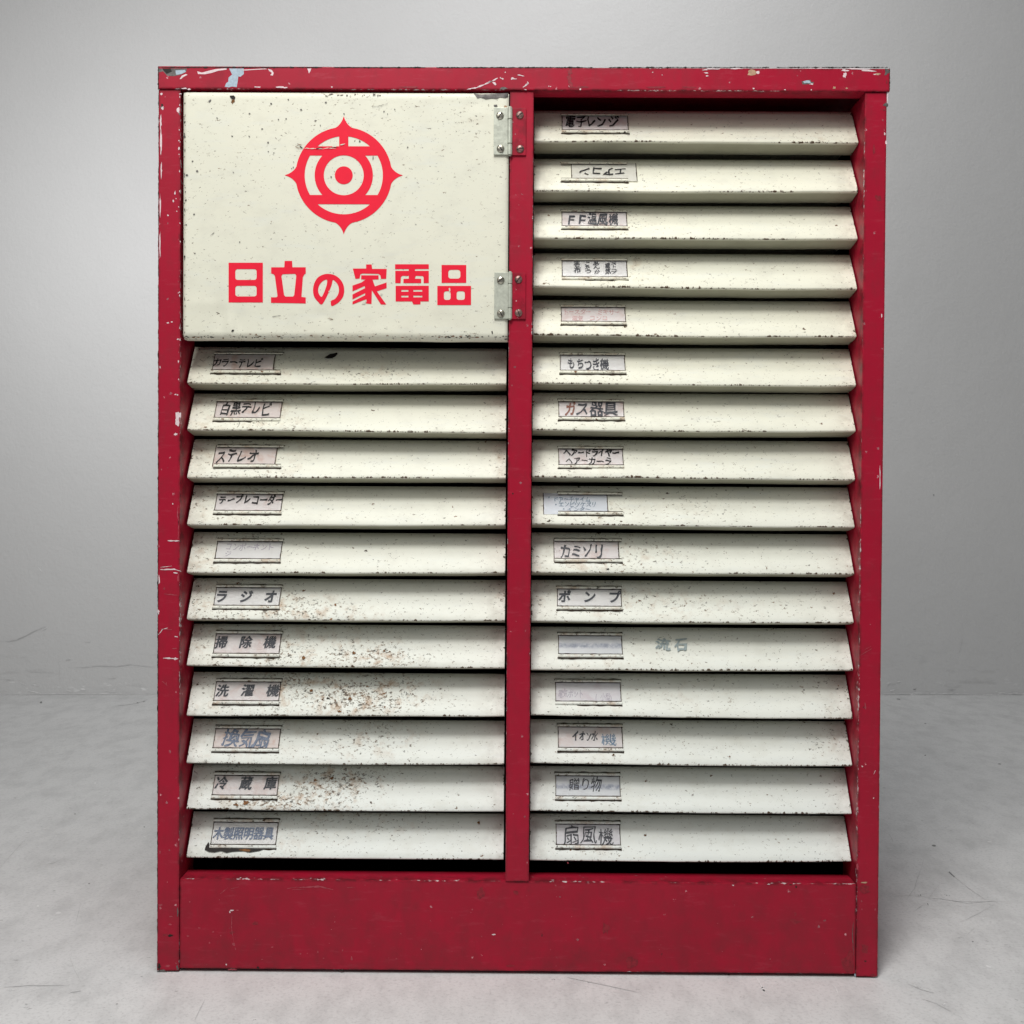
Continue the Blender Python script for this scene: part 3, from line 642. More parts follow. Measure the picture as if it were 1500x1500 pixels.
cardsR = [
 dict(o=(680, 90), t=(712, 1200, 392), b=(712, 1205, 527), p='pink', text=[('電子レンジ', 735, 405, 1125, 490, 'hand', 'black')], lab='card reading 電子レンジ in the top right drawer'),
 dict(o=(680, 90), t=(710, 1190, 745), b=(705, 1200, 882), c=(783, 1262), p='cream', text=[('エアコン', 845, 785, 1180, 842, 'hand', 'black')], flip=True, lab='cream card with エアコン upside down, slid out to the right'),
 dict(o=(680, 90), t=(712, 1192, 1095), b=(710, 1195, 1230), p='pink', text=[('FF温風機', 750, 1125, 1130, 1204, 'hand', 'grey')], lab='card reading FF温風機 in grey pen'),
 dict(o=(680, 370), t=(712, 1195, 50), b=(712, 1197, 202), p='white', text=[('毛布', 798, 68, 852, 158, 'hand', 'grey', 'v'), ('こたつ', 880, 74, 925, 160, 'hand', 'grey', 'v'), ('あんか', 945, 70, 992, 162, 'hand', 'grey', 'v'), ('電気', 1026, 82, 1072, 162, 'hand', 'grey', 'v'), ('ストーブ', 1074, 78, 1118, 160, 'hand', 'grey', 'v')], lab='white card with five short vertical columns of small pen writing, from 毛布 to ストーブ'),
 dict(o=(680, 370), t=(708, 1178, 390), b=(705, 1187, 530), p='pink', text=[('トースター ミキサー', 722, 422, 1140, 462, 'thin', 'rose'), ('電気 コンロ', 785, 470, 1050, 508, 'thin', 'rose')], lab='pinkish card with two lines of bleached reddish writing'),
 dict(o=(680, 370), t=(700, 1178, 740), b=(697, 1182, 888), p='white', text=[('もちつき機', 757, 782, 1055, 864, 'hand', 'grey')], lab='white card reading もちつき機 in soft black pen'),
 dict(o=(680, 370), t=(688, 1170, 1080), b=(687, 1172, 1228), p='pink', text=[('ガ', 732, 1105, 820, 1205, 'hand', 'brown'), ('ス器具', 820, 1105, 1125, 1208, 'hand', 'grey')], lab='card reading ガス器具 with a brown first character'),
 dict(o=(780, 600), t=(187, 665, 275), b=(187, 667, 430), p='pink', text=[('ヘアードライヤー', 225, 292, 635, 352, 'bold', 'black'), ('ヘアーカーラ', 240, 356, 580, 408, 'hand', 'black')], lab='card with two lines, ヘアードライヤー over ヘアーカーラ'),
 dict(o=(780, 600), t=(185, 655, 610), b=(187, 662, 772), c=(78, 550), p='blue', text=[('°ドアーチャイム', 112, 642, 425, 684, 'thin', 'teal'), ('・エンピツケズリ', 148, 682, 470, 718, 'thin', 'teal'), ('・インター', 205, 720, 430, 748, 'thin', 'teal')], lab='bluish card with three lines of small teal writing, slid out to the left'),
 dict(o=(780, 600), t=(165, 652, 950), b=(160, 655, 1118), c=(155, 632), p='pink', text=[('カミソリ', 195, 996, 525, 1094, 'hand', 'grey')], lab='card reading カミソリ in grey marker'),
 dict(o=(780, 600), t=(177, 652, 1298), b=(177, 655, 1466), p='white', text=[('ポ ン プ', 190, 1338, 645, 1418, 'print', 'print')], lab='card with printed ポンプ, below the card with grey カミソリ'),
 dict(o=(780, 880), t=(185, 658, 238), b=(187, 660, 416), p='smear', text=[], lab='blank bluish card with a smeared band, beside faint grey characters on the drawer'),
 dict(o=(780, 880), t=(165, 648, 580), b=(165, 652, 762), p='lilac', text=[('電気ポット', 186, 655, 372, 715, 'thin', 'pale'), ('(小型)', 460, 685, 605, 740, 'thin', 'pale')], lab='lilac card with washed-out small writing, below the card with the smeared band'),
 dict(o=(780, 880), t=(180, 655, 905), b=(187, 668, 1102), p='pink', text=[('イオン水', 288, 958, 482, 1028, 'hand', 'grey'), ('機', 496, 972, 605, 1066, 'thin', 'teal')], lab='card reading イオン水機 with a pale blue last character'),
 dict(o=(780, 880), t=(165, 640, 1262), b=(167, 648, 1457), p='smear', text=[('贈り物', 268, 1300, 505, 1396, 'thin', 'grey')], lab='white card reading 贈り物 in thin pencil, slightly crooked'),
 dict(o=(640, 1160), t=(870, 1340, 215), b=(868, 1350, 414), p='lilac', text=[('扇風機', 925, 262, 1298, 388, 'thin', 'grey')], lab='card reading 扇風機 in thin pen in the bottom right drawer'),
]
def bend(hw, hh, amp):
    return lambda x, y_: amp * (1 - (y_ / hh) ** 2 * .9)
def make_card(key, d, i, side):
    lipz = lipzs[key]; o = d['o']; rnd = random.Random(i * 13 + (5 if side == 'L' else 99))
    xt0, vt = on_face(o[0] + d['t'][0] / 5, o[1] + d['t'][2] / 5, lipz); xt1, _ = on_face(o[0] + d['t'][1] / 5, o[1] + d['t'][2] / 5, lipz)
    xb0, vb = on_face(o[0] + d['b'][0] / 5, o[1] + d['b'][2] / 5, lipz); xb1, _ = on_face(o[0] + d['b'][1] / 5, o[1] + d['b'][2] / 5, lipz)
    dr = drawers[key]
    xc = (xt0 + xt1 + xb0 + xb1) / 4; hw = (xt1 - xt0 + xb1 - xb0) / 4; vc = (vt + vb) / 2; hh = (vt - vb) / 2
    RW = .0029
    for sgn, va in ((1, vt), (-1, vb)):
        bm = bmesh.new()
        lw = bm.verts.layers.float.new('wear')
        # lanced strip: stands off the face along the card side, folded down at the outer side
        n = 14; rows = []
        for (dv, dn) in ((0, .0001), (0, .0014), (.0005, .0020), (RW * .7, .0022), (RW, .0019), (RW, .0014)):
            row = []
            for k in range(n + 1):
                x = -hw + 2 * hw * k / n
                jig = noise.noise(Vector((x * 90, va * 50, i))) * .0003
                v = bm.verts.new((x, (-dv * sgn) + jig * .5, dn + jig)); v[lw] = .55; row.append(v)
            rows.append(row)
        for a, b in zip(rows[:-1], rows[1:]):
            for k in range(n): bm.faces.new((a[k], a[k + 1], b[k + 1], b[k]) if sgn > 0 else (a[k], b[k], b[k + 1], a[k + 1]))
        bmesh.ops.recalc_face_normals(bm, faces=bm.faces[:])
        r_ = bmobj('card_rail', bm, RAILM, dr, smooth=True)
        r_.matrix_world = face_matrix(xc, va, lipz, .0001)
        # dark slit the strip was cut from, with creeping rust
        bm = bmesh.new(); pts = []
        m_ = 26
        for k in range(m_ + 1):
            x = -hw - .0006 + (2 * hw + .0012) * k / m_; pts.append((x, (.0009 + .0011 * abs(.35 + noise.noise(Vector((x * 130, va * 99, i + 3))))) * sgn))
        for k in range(m_, -1, -1):
            x = -hw - .0006 + (2 * hw + .0012) * k / m_; pts.append((x, -.0004 * sgn))
        bm.faces.new([bm.verts.new((a, b, 0)) for a, b in (pts if sgn > 0 else pts[::-1])])
        bmesh.ops.recalc_face_normals(bm, faces=bm.faces[:])
        for f in bm.faces:
            if f.normal.z < 0: f.normal_flip()
        # rust and gap shadow painted along the inner edge of the strip
        pts = []
        for k in range(m_ + 1):
            x = -hw + 2 * hw * k / m_; pts.append((x, -(RW + .0001) * sgn))
        for k in range(m_, -1, -1):
            x = -hw + 2 * hw * k / m_; pts.append((x, -(RW + .00085 + .0007 * abs(noise.noise(Vector((x * 150, va * 70, i + 9))))) * sgn))
        f = bm.faces.new([bm.verts.new((a, b, .0015)) for a, b in pts]); f.normal_update()
        if f.normal.z < 0: f.normal_flip()
        s_ = bmobj('rusty_slit_shade', bm, SLOTM, dr); s_.matrix_world = face_matrix(xc, va, lipz, .00045)
    # card
    if 'c' in d:
        ym = (d['t'][2] + d['b'][2]) / 2
        c0 = on_face(o[0] + d['c'][0] / 5, o[1] + ym / 5, lipz)[0]; c1 = on_face(o[0] + d['c'][1] / 5, o[1] + ym / 5, lipz)[0]
    else: c0, c1 = xc - hw + .0004, xc + hw - .0004
    cc = (c0 + c1) / 2; ch_ = (c1 - c0) / 2
    amp = rnd.uniform(.0002, .0006); ti = rnd.uniform(-.012, .012)
    base = Matrix.Translation((0, 0, 0)) @ face_matrix(cc, vc, lipz, .00065) @ Matrix.Rotation(ti, 4, 'Z')
    ch2 = hh - .0007
    se = rnd.random() * 20
    zf = lambda x, y_: amp * (1 - (y_ / ch2) ** 2) + .0002 * noise.noise(Vector((x * 60 + se, y_ * 60, 0)))
    bm = bmesh.new(); nx, ny = 22, 8
    g = [[None] * (nx + 1) for _ in range(ny + 1)]
    for a in range(ny + 1):
        for b in range(nx + 1):
            x = -ch_ + 2 * ch_ * b / nx; y_ = -ch2 + 2 * ch2 * a / ny
            z_ = zf(x, y_)
            if key == ('L', 0) and b > nx - 4: z_ += .0011 * (b - nx + 4) / 4; x -= .0012 * math.sin(a / ny * 3.1)
            g[a][b] = bm.verts.new((x + (.0002 * noise.noise(Vector((y_ * 300, se, b * 0.))) if b in (0, nx) else 0), y_, z_))
    for a in range(ny):
        for b in range(nx): bm.faces.new((g[a][b], g[a][b + 1], g[a + 1][b + 1], g[a + 1][b]))
    bmesh.ops.solidify(bm, geom=bm.faces[:], thickness=.00022)
    for sg in (-1, 1):      # card ends, rust and gap shadow painted as dark strips
        ed = []
        for a in range(ny * 2 + 1):
            y_ = -ch2 + ch2 * a / ny; ed.append((sg * (ch_ + .0001), y_))
        for a in range(ny * 2, -1, -1):
            y_ = -ch2 + ch2 * a / ny; ed.append((sg * (ch_ - .0005 - .0008 * abs(noise.noise(Vector((y_ * 260, se, sg * 5))))), y_))
        es_ = [bm.verts.new((a, b, zf(a, b) + .00042)) for a, b in ed]; L_ = len(es_)
        for a in range(L_ // 2 - 0 - 1):
            q_ = (es_[a], es_[a + 1], es_[L_ - 2 - a], es_[L_ - 1 - a])
            if len(set(q_)) == 4:
                f = bm.faces.new(q_); f.material_index = 1; f.normal_update()
                if f.normal.z < 0: f.normal_flip()
    card = bmobj('label_card', bm, [PAPER[d['p']], EDGEM], None, smooth=False)
    card.matrix_world = base
    card['label'] = d['lab']; card['category'] = 'label card'; card['group'] = 'label cards in the holders of the drawers'
    inv = base.inverted()
    bms = {}
    for t in d['text']:
        txt, X0, Y0, X1, Y1, st, ik = t[:7]
        a = on_face(o[0] + X0 / 5, o[1] + Y1 / 5, lipz); b = on_face(o[0] + X1 / 5, o[1] + Y0 / 5, lipz)
        # perspective of the slope: take both ends at mid height
        ym = (Y0 + Y1) / 2
        u0 = on_face(o[0] + X0 / 5, o[1] + ym / 5, lipz)[0]; u1 = on_face(o[0] + X1 / 5, o[1] + ym / 5, lipz)[0]
        bmx = bms.setdefault(ik, bmesh.new())
        zt = lambda x, y_: zf(x, y_) + .00050
        put_text(bmx, txt, u0 - cc, a[1] - vc, u1 - cc, b[1] - vc, st, rnd, zt, d.get('flip', False), len(t) > 7)
    for ik, bmx in bms.items():
        for f in bmx.faces:
            f.normal_update()
            if f.normal.z < 0: f.normal_flip()
        lt = bmobj('writing', bmx, INK[ik], card)
for i, d in enumerate(cardsL): make_card(('L', i), d, i, 'L')
for i, d in enumerate(cardsR): make_card(('R', i), d, i, 'R')
# characters stencilled straight on a drawer
lz = lipzs['R', 11]; rnd = random.Random(4)
bm = bmesh.new()
def face_text(bm, ch, X0, Y0, X1, Y1, o, style):
    a = on_face(o[0] + X0 / 5, o[1] + Y1 / 5, lz); b = on_face(o[0] + X1 / 5, o[1] + Y0 / 5, lz)
    put_text(bm, ch, a[0], a[1], b[0], b[1], style, rnd, lambda x, y_: 0)
face_text(bm, '流', 905, 275, 1010, 365, (780, 880), 'bold'); face_text(bm, '石', 1040, 275, 1135, 365, (780, 880), 'bold')
t_ = bmobj('stencilled_characters', bm, INK['paint_grey'], drawers['R', 11]); t_.matrix_world = face_matrix(0, 0, lz, .0009)
# named marks on drawers
def face_chip(key, pts, mat, name='bare_patch', off=.0009):
    bm = bmesh.new(); vs_ = []
    for a, b in pts:
        x, v = on_face(a, b, lipzs[key]); vs_.append(bm.verts.new((x, v, 0)))
    f = bm.faces.new(vs_); f.normal_update()
    if f.normal.z < 0: f.normal_flip()
    o = bmobj(name, bm, mat, drawers[key], 'stuff'); o.matrix_world = face_matrix(0, 0, lipzs[key], off)
face_chip(('L', 0), Z((220, 470), [(1275, 272), (1300, 258), (1318, 246), (1340, 244), (1368, 236), (1374, 246), (1356, 266), (1330, 278), (1300, 280)]), CHIPD)
face_chip(('L', 10), Z((220, 1040), [(400, 1024), (408, 1000), (428, 968), (440, 1000), (470, 1012), (520, 1010), (580, 1014), (640, 1016), (700, 1016), (745, 1018), (800, 1016), (850, 1016), (800, 1034), (730, 1046), (680, 1036), (600, 1040), (560, 1048), (520, 1034), (470, 1044), (430, 1040)]), CHIPD)
face_chip(('L', 10), Z((220, 1040), [(650, 1026), (700, 1018), (740, 1026), (725, 1040), (680, 1036)]), RUSTM, off=.0010)
def rect_mark(key, x0, y0, x1, y1, mat, n=7, off=.0008):
    pts = []
    for k in range(n * 2):
        t = 2 * math.pi * k / (n * 2); r = .6 + random.uniform(-.3, .3)
        pts.append(((x0 + x1) / 2 + (x1 - x0) / 2 * r * math.cos(t), (y0 + y1) / 2 + (y1 - y0) / 2 * r * math.sin(t)))
    face_chip(key, pts, mat, 'rust_spot', off)
for key, a in ((('L', 5), (489, 884, 494, 889)), (('L', 7), (452, 1009, 460, 1015)), (('L', 7), (508, 1020, 517, 1027)), (('L', 7), (493, 1040, 502, 1045)), (('L', 6), (514, 953, 523, 960)), (('L', 6), (440, 960, 448, 968)),
               (('L', 10), (698, 1202, 705, 1210)), (('L', 9), (458, 1140, 466, 1146)), (('L', 9), (482, 1137, 490, 1144)), (('L', 9), (340, 1176, 352, 1182)), (('L', 9), (354, 1172, 366, 1181)), (('L', 6), (560, 951, 566, 956)),
               (('L', 1), (297, 625, 305, 627)), (('R', 9), (1122, 830, 1124, 836))):
    rect_mark(key, *a, RUSTM)

# ------------------------------------------------------------------ door
dy = -.0012
q0 = at(268, 136.5, dy); q1 = at(746, 136, dy); q2 = at(268, 497, dy)
dx0 = max(at(268.3, 300, dy)[0], XL + PL + .0006); dx1 = DX0 - .0011; dz1 = tz0 - .0032; dz0 = at(500, 497, dy)[2]
bm = bmesh.new(); lw = bm.verts.layers.float.new('wear')
NX, NZ = 90, 68; rr = .0034
dents = [(322, 462, 9, 22, .0019), (350, 470, 8, 20, .0012), (337, 478, 6, 16, -.0012), (300, 445, 30, 8, -.0006), (200, 420, 90, 60, .0004), (480, 462, 14, 8, .0009), (400, 465, 30, 18, .0005), (560, 440, 60, 40, .0005), (300, 300, 70, 90, .0006), (640, 250, 60, 90, .0005), (485, 460, 6, 5, -.0009), (700, 150, 26, 12, .0006), (560, 485, 40, 8, -.0005), (655, 470, 30, 14, .0005)]
G = []
for j in range(NZ + 1):
    row = []
    for i in range(NX + 1):
        x = dx0 + (dx1 - dx0) * i / NX; z = dz0 + (dz1 - dz0) * j / NZ
        px, py = project((x, dy, z)); y = dy
        for a, b, sx, sy, am in dents: y += am * math.exp(-((px - a) / sx) ** 2 - ((py - b) / sy) ** 2)
        y += .0004 * noise.noise(Vector((x * 12, z * 12, 2)))
        h = z - dz0
        if h < rr: y += rr - math.sqrt(max(0, rr * rr - (rr - h) ** 2))
        for h in (x - dx0, dx1 - x, dz1 - z):
            if h < .001: y += .001 - h
        zw = .0006 * noise.noise(Vector((x * 20, 7, 1))) if j == 0 else 0
        v = bm.verts.new((x, y, z + zw))
        gg = lambda cx, cy, sx, sy: math.exp(-((px - cx) / sx) ** 2 - ((py - cy) / sy) ** 2)
        v[lw] = min(1, .010 + .05 * gg(540, 130, 160, 22) + .05 * gg(350, 250, 90, 90) + .35 * gg(500, 494, 300, 8) + .22 * gg(690, 170, 40, 30) + .25 * gg(268, 300, 6, 200) + .12 * gg(560, 180, 120, 40) + .5 * gg(480, 136, 60, 5))
        row.append(v)
    G.append(row)
for j in range(NZ):
    for i in range(NX): bm.faces.new((G[j][i], G[j][i + 1], G[j + 1][i + 1], G[j + 1][i]))
for f in bm.faces: f.smooth = True
def skirt(vs_, cyc=False):
    nv = [bm.verts.new((v.co.x, .014, v.co.z)) for v in vs_]
    for a, b, c_, d_ in zip(vs_[:-1], vs_[1:], nv[1:], nv[:-1]): bm.faces.new((a, d_, c_, b))
    return nv
skirt(G[0]); skirt(G[-1][::-1]); skirt([r_[0] for r_ in G][::-1]); skirt([r_[-1] for r_ in G])
bm.faces.new([bm.verts.new(c_) for c_ in ((dx0, .0141, dz0), (dx0, .0141, dz1), (dx1, .0141, dz1), (dx1, .0141, dz0))])
door = bmobj('door', bm, CREAM_DOOR, cab)
# prints on the door
from mathutils.bvhtree import BVHTree
dg = bpy.context.evaluated_depsgraph_get(); dg.update()
bvh = BVHTree.FromObject(door, dg)
def door_y(x, z):
    h = bvh.ray_cast(Vector((x, -.1, z)), Vector((0, 1, 0)))
    return h[0].y if h[0] else dy
def print_shape(name, loops, parent, off=.00025, mat=PRINT):
    """2D filled outline with holes, laid on the door sheet"""
    cu = bpy.data.curves.new('tmp', 'CURVE'); cu.dimensions = '2D'; cu.fill_mode = 'BOTH'
    for lp in loops:
        sp = cu.splines.new('POLY'); sp.points.add(len(lp) - 1)
        for k, (a, b) in enumerate(lp):
            P = at(a, b, dy); sp.points[k].co = (P[0], P[2], 0, 1)
        sp.use_cyclic_u = True
    o = bpy.data.objects.new('tmp', cu); C.objects.link(o)
    dg = bpy.context.evaluated_depsgraph_get(); me = bpy.data.meshes.new_from_object(o.evaluated_get(dg))
    bm = bmesh.new(); bm.from_mesh(me); bpy.data.objects.remove(o); bpy.data.meshes.remove(me)
    bmesh.ops.remove_doubles(bm, verts=bm.verts[:], dist=1e-6)
    bmesh.ops.triangulate(bm, faces=bm.faces[:])
    for _ in range(3):
        es = [e for e in bm.edges if e.calc_length() > .008]
        if es: bmesh.ops.subdivide_edges(bm, edges=es, cuts=1)
        bmesh.ops.triangulate(bm, faces=[f for f in bm.faces if len(f.verts) > 3])
    for v in bm.verts: v.co = Vector((v.co.x, door_y(v.co.x, v.co.y) - off, v.co.y))
    for f in bm.faces:
        f.normal_update()
        if f.normal.y > 0: f.normal_flip()
    return bm
ec = (503.6, 256.8)
def arc(r, a0, a1, n): return [(r * math.cos(R(a0 + (a1 - a0) * k / n)), r * math.sin(R(a0 + (a1 - a0) * k / n))) for k in range(n + 1)]
cusp = [(12.6, 69.4), (9.6, 71.2), (7.2, 73.4), (4.8, 76.2), (2.8, 79.4), (1.3, 82.6), (.5, 85.2), (0, 86.4)]
outer = []
for q in range(4):
    rt = lambda P: [(a * math.cos(R(90 * q)) - b * math.sin(R(90 * q)), a * math.sin(R(90 * q)) + b * math.cos(R(90 * q))) for a, b in P]
    outer += rt([(a, b) for a, b in cusp][:]) + rt([(-a, b) for a, b in cusp[::-1][1:]]) + rt(arc(70.6, 102, 168, 16)[1:-1])
ri, rc, rw, rd, bi, bo = 57.2, 42.6, 29.2, 13.1, 28.9, 42.4
def chord_seg(r, y0, sgn, x0=None):
    a = math.degrees(math.asin(y0 / r)); pts = arc(r, a, 180 - a, 24)
    return [(x, y_ * sgn) for x, y_ in pts]
def side(sgn):
    a0 = math.degrees(math.asin(bi / ri)); a1 = math.degrees(math.asin(bi / rc))
    P = arc(ri, -a0, a0, 18) + arc(rc, a1, -a1, 18); return [(x * sgn, y_) for x, y_ in P]
def topq(sgn):
    a0 = math.degrees(math.asin(bo / ri)); a1 = math.degrees(math.acos(6.7 / ri)); P = arc(ri, a0, a1, 12) + [(6.7, bo)]
    return [(x * sgn, y_) for x, y_ in P]
loops = [outer, side(1), side(-1), topq(1), topq(-1), chord_seg(ri, bo, -1), arc(rw, 0, 355, 71), arc(rd, 0, 352, 44)]
bm = print_shape('emblem', [[(ec[0] + a, ec[1] - b) for a, b in lp] for lp in loops], door)
emb = bmobj('round_emblem', bm, PRINT, door)
def rb(x0, y0, x1, y1, r=0):
    if not r: return [(x0, y0), (x1, y0), (x1, y1), (x0, y1)]
    o_ = []
    for cx, cy, a in ((x1 - r, y0 + r, -90), (x1 - r, y1 - r, 0), (x0 + r, y1 - r, 90), (x0 + r, y0 + r, 180)):
        o_ += [(cx + r * math.cos(R(a + k * 30)), cy + r * math.sin(R(a + k * 30))) for k in range(4)]
    return o_
def smooth_path(P, n=4):
    out = []; m_ = len(P)
    for i in range(m_):
        p0, p1, p2, p3 = P[i - 1], P[i], P[(i + 1) % m_], P[(i + 2) % m_]
        for k in range(n):
            t = k / n; out.append(tuple(.5 * ((2 * p1[c_]) + (-p0[c_] + p2[c_]) * t + (2 * p0[c_] - 5 * p1[c_] + 4 * p2[c_] - p3[c_]) * t * t + (-p0[c_] + 3 * p1[c_] - 3 * p2[c_] + p3[c_]) * t ** 3) for c_ in (0, 1)))
    return out
no_out = [(582, 293), (560, 276), (540, 250), (533, 215), (538, 180), (556, 145), (585, 126), (620, 120), (660, 130), (692, 158), (708, 198), (704, 243), (684, 274), (662, 291), (637, 301), (634, 273), (655, 262), (673, 238), (679, 208), (671, 178), (650, 156), (643, 158), (637, 185), (622, 222), (604, 260)]
no_hole = [(611, 153), (590, 160), (571, 180), (562, 206), (565, 230), (580, 250), (592, 232), (603, 205), (611, 178)]
chars = [
 [[rb(57, 57, 250, 281), rb(95, 93, 215, 154, 13), rb(95, 187, 215, 247, 13)]],
 [[[(373, 47), (415, 47), (417, 83), (492, 83), (492, 118), (484, 124), (476, 138), (468, 250), (492, 253), (492, 287), (296, 283), (296, 252), (326, 252), (333, 246), (318, 132), (312, 122), (297, 118), (297, 83), (371, 83)],
   [(355, 132), (362, 122), (432, 120), (439, 130), (427, 240), (420, 248), (378, 248), (370, 240)]]],
 [[smooth_path(no_out, 3), smooth_path(no_hole, 3)]],
 [[[(757, 90), (832, 90), (832, 67), (863, 67), (866, 92), (948, 92), (945, 148), (916, 148), (912, 128), (902, 120), (812, 118), (800, 122), (795, 146), (772, 148)]],
  [[(804, 128), (902, 128), (902, 151), (868, 152), (876, 176), (882, 190), (947, 168), (947, 200), (892, 218), (945, 292), (915, 292), (864, 212), (862, 289), (832, 287), (833, 262), (755, 292), (755, 276), (826, 240), (826, 228), (755, 264), (755, 236), (826, 200), (824, 188), (755, 218), (755, 186), (806, 168), (828, 152), (804, 151)]]],
 [[[(995, 66), (1185, 66), (1185, 93), (1108, 93), (1106, 103), (1185, 103), (1185, 172), (1156, 172), (1156, 138), (1150, 132), (1112, 131), (1106, 147), (1142, 148), (1142, 172), (1042, 172), (1042, 148), (1072, 147), (1072, 131), (1036, 131), (1028, 138), (1026, 172), (996, 172), (996, 103), (1072, 103), (1072, 93), (995, 93)]],
  [[(998, 187), (1185, 187), (1185, 275), (1138, 275), (1138, 292), (1098, 292), (1090, 275), (998, 275)], rb(1030, 210, 1070, 220), rb(1098, 210, 1148, 220), rb(1030, 242, 1070, 252), rb(1098, 242, 1148, 252)]],
 [[rb(1257, 70, 1396, 171), rb(1295, 97, 1363, 147, 14)], [rb(1233, 188, 1423, 296), rb(1270, 218, 1308, 267, 12), rb(1342, 218, 1388, 267, 12)]],
]
for g in chars:
    bm = bmesh.new()
    for loops in g:
        b2 = print_shape('c', [[(320 + a / 3.846, 370 + b / 3.846) for a, b in lp] for lp in loops], door)
        me = bpy.data.meshes.new('t'); b2.to_mesh(me); b2.free(); bm.from_mesh(me); bpy.data.meshes.remove(me)
    bmobj('printed_character', bm, PRINT, door)
# scratches and chips on the door
bm = bmesh.new()
HD = dy - .0004
def dchip(cx, cy, rx, ry, mi, n=11): px_chip(bm, cx, cy, rx, ry, HD, mi, n=n)
CREAMCHIP = plain('cream_showing', (.74, .70, .60, 1), .5, .4)
g = lambda pts, mi, o=(220, 90), k=5.: blob(bm, px_poly(Z(o, pts, k), HD), HD, mi)
g([(582, 250), (612, 248), (624, 262), (618, 278), (600, 276), (586, 264)], 3)
g([(425, 290), (445, 276), (448, 284), (432, 302)], 2)
dchip(341, 148.5, 2.2, 3, 7)
o = (400, 150)
for pts, wd, mi in (([(235, 465), (260, 445), (300, 440)], 6, 7), ([(235, 465), (260, 478), (320, 478)], 7, 7), ([(320, 478), (400, 484), (470, 482), (520, 488), (575, 478), (660, 484)], 9, 8), ([(450, 482), (520, 474)], 9, 3), ([(620, 462), (660, 462)], 16, 8),
                    ([(700, 445), (752, 434)], 10, 8), ([(280, 462), (308, 478)], 9, 3), ([(600, 475), (680, 468)], 6, 3), ([(1035, 46), (1100, 40), (1200, 10)], 4, 2), ([(575, 480), (600, 474)], 7, 3)):
    px_line(bm, Z(o, pts, 7.143), wd / 7.143, HD - .0002, mi)
for a, b, r_ in ((291, 75, 6), (494, 240, 6), (742, 120, 7), (1160, 94, 7), (1275, 72, 6), (1408, 468, 8), (138, 172, 5), (55, 178, 4), (212, 680, 6), (195, 692, 5), (608, 780, 8), (640, 722, 4), (855, 740, 4), (906, 408, 9), (216, 625, 5), (552, 0, 7), (1198, 120, 5), (1046, 580, 5), (1212, 1028, 5), (120, 792, 4)):
    dchip(o[0] + a / 7.143, o[1] + b / 7.143, r_ / 7.143, r_ / 7.143 * 1.1, 2)
dchip(546.4, 231, .7, 3, 2)
o = (220, 90)
for a, b, r_ in ((490, 414, 6), (728, 382, 6), (600, 548, 6), (725, 548, 6), (863, 594, 7), (310, 730, 6), (345, 802, 8), (608, 812, 5), (320, 1118, 6), (655, 1322, 5), (885, 310, 8), (1105, 352, 8), (250, 550, 8), (252, 440, 6), (265, 832, 9), (258, 1015, 8), (1285, 300, 7), (820, 494, 7), (1012, 280, 6), (1210, 434, 5), (940, 424, 5), (995, 420, 5), (865, 660, 4), (906, 670, 4), (262, 1195, 5), (325, 1405, 5), (200, 1170, 0)):
    if r_: dchip(o[0] + a / 5, o[1] + b / 5, r_ / 5, r_ / 5 * .8, 2)
px_line(bm, Z(o, [(440, 1275), (470, 1250)]), .8, HD, 2)
# worn upper right corner, bare metal
g([(70, 232), (120, 240), (200, 236), (322, 232), (322, 258), (300, 268), (262, 262), (240, 274), (200, 270), (160, 276), (120, 262), (95, 268)], 2, (680, 90))
g([(215, 318), (240, 316), (244, 330), (220, 334)], 2, (680, 90)); g([(296, 322), (314, 326), (308, 342), (290, 336)], 4, (680, 90))
for a in range(22): dchip(random.uniform(470, 560), random.uniform(137.2, 140.5), random.uniform(.6, 2.4), random.uniform(.3, .8), 2)
# lower edge
for a in range(95): dchip(random.choice((random.uniform(272, 742), random.uniform(272, 420), random.uniform(640, 742))), 493.2 + random.gauss(0, 1.1) , random.uniform(.4, 2.4), random.uniform(.3, .8), random.choice((3, 3, 7)))
for a in range(34): dchip(269.6 + abs(random.gauss(0, .8)), random.uniform(138, 490), random.uniform(.3, .8), random.uniform(.5, 2.2), random.choice((2, 3)))
dchip(721, 487, 1, 2.2, 3); dchip(341, 484.5, 2, 1.6, 3); px_line(bm, [(399, 464), (411, 462)], 1, HD, 2); px_line(bm, [(480, 466), (488, 468)], 1.2, HD, 7)
for e in (1, 2):
    pass
dchip(558.5, 431, 1.7, 1.7, 8); dchip(658.4, 424, 1., 3, 8); dchip(482, 427, .9, .9, 8); dchip(533, 444, 2.4, 1.4, 8); dchip(536, 441, 1.3, 1.3, 8)
for v in bm.verts:
    v.co.y = door_y(v.co.x, v.co.z) + (v.co.y - dy)
bmobj('bare_patches', bm, CH + [CREAMCHIP], door, 'stuff')

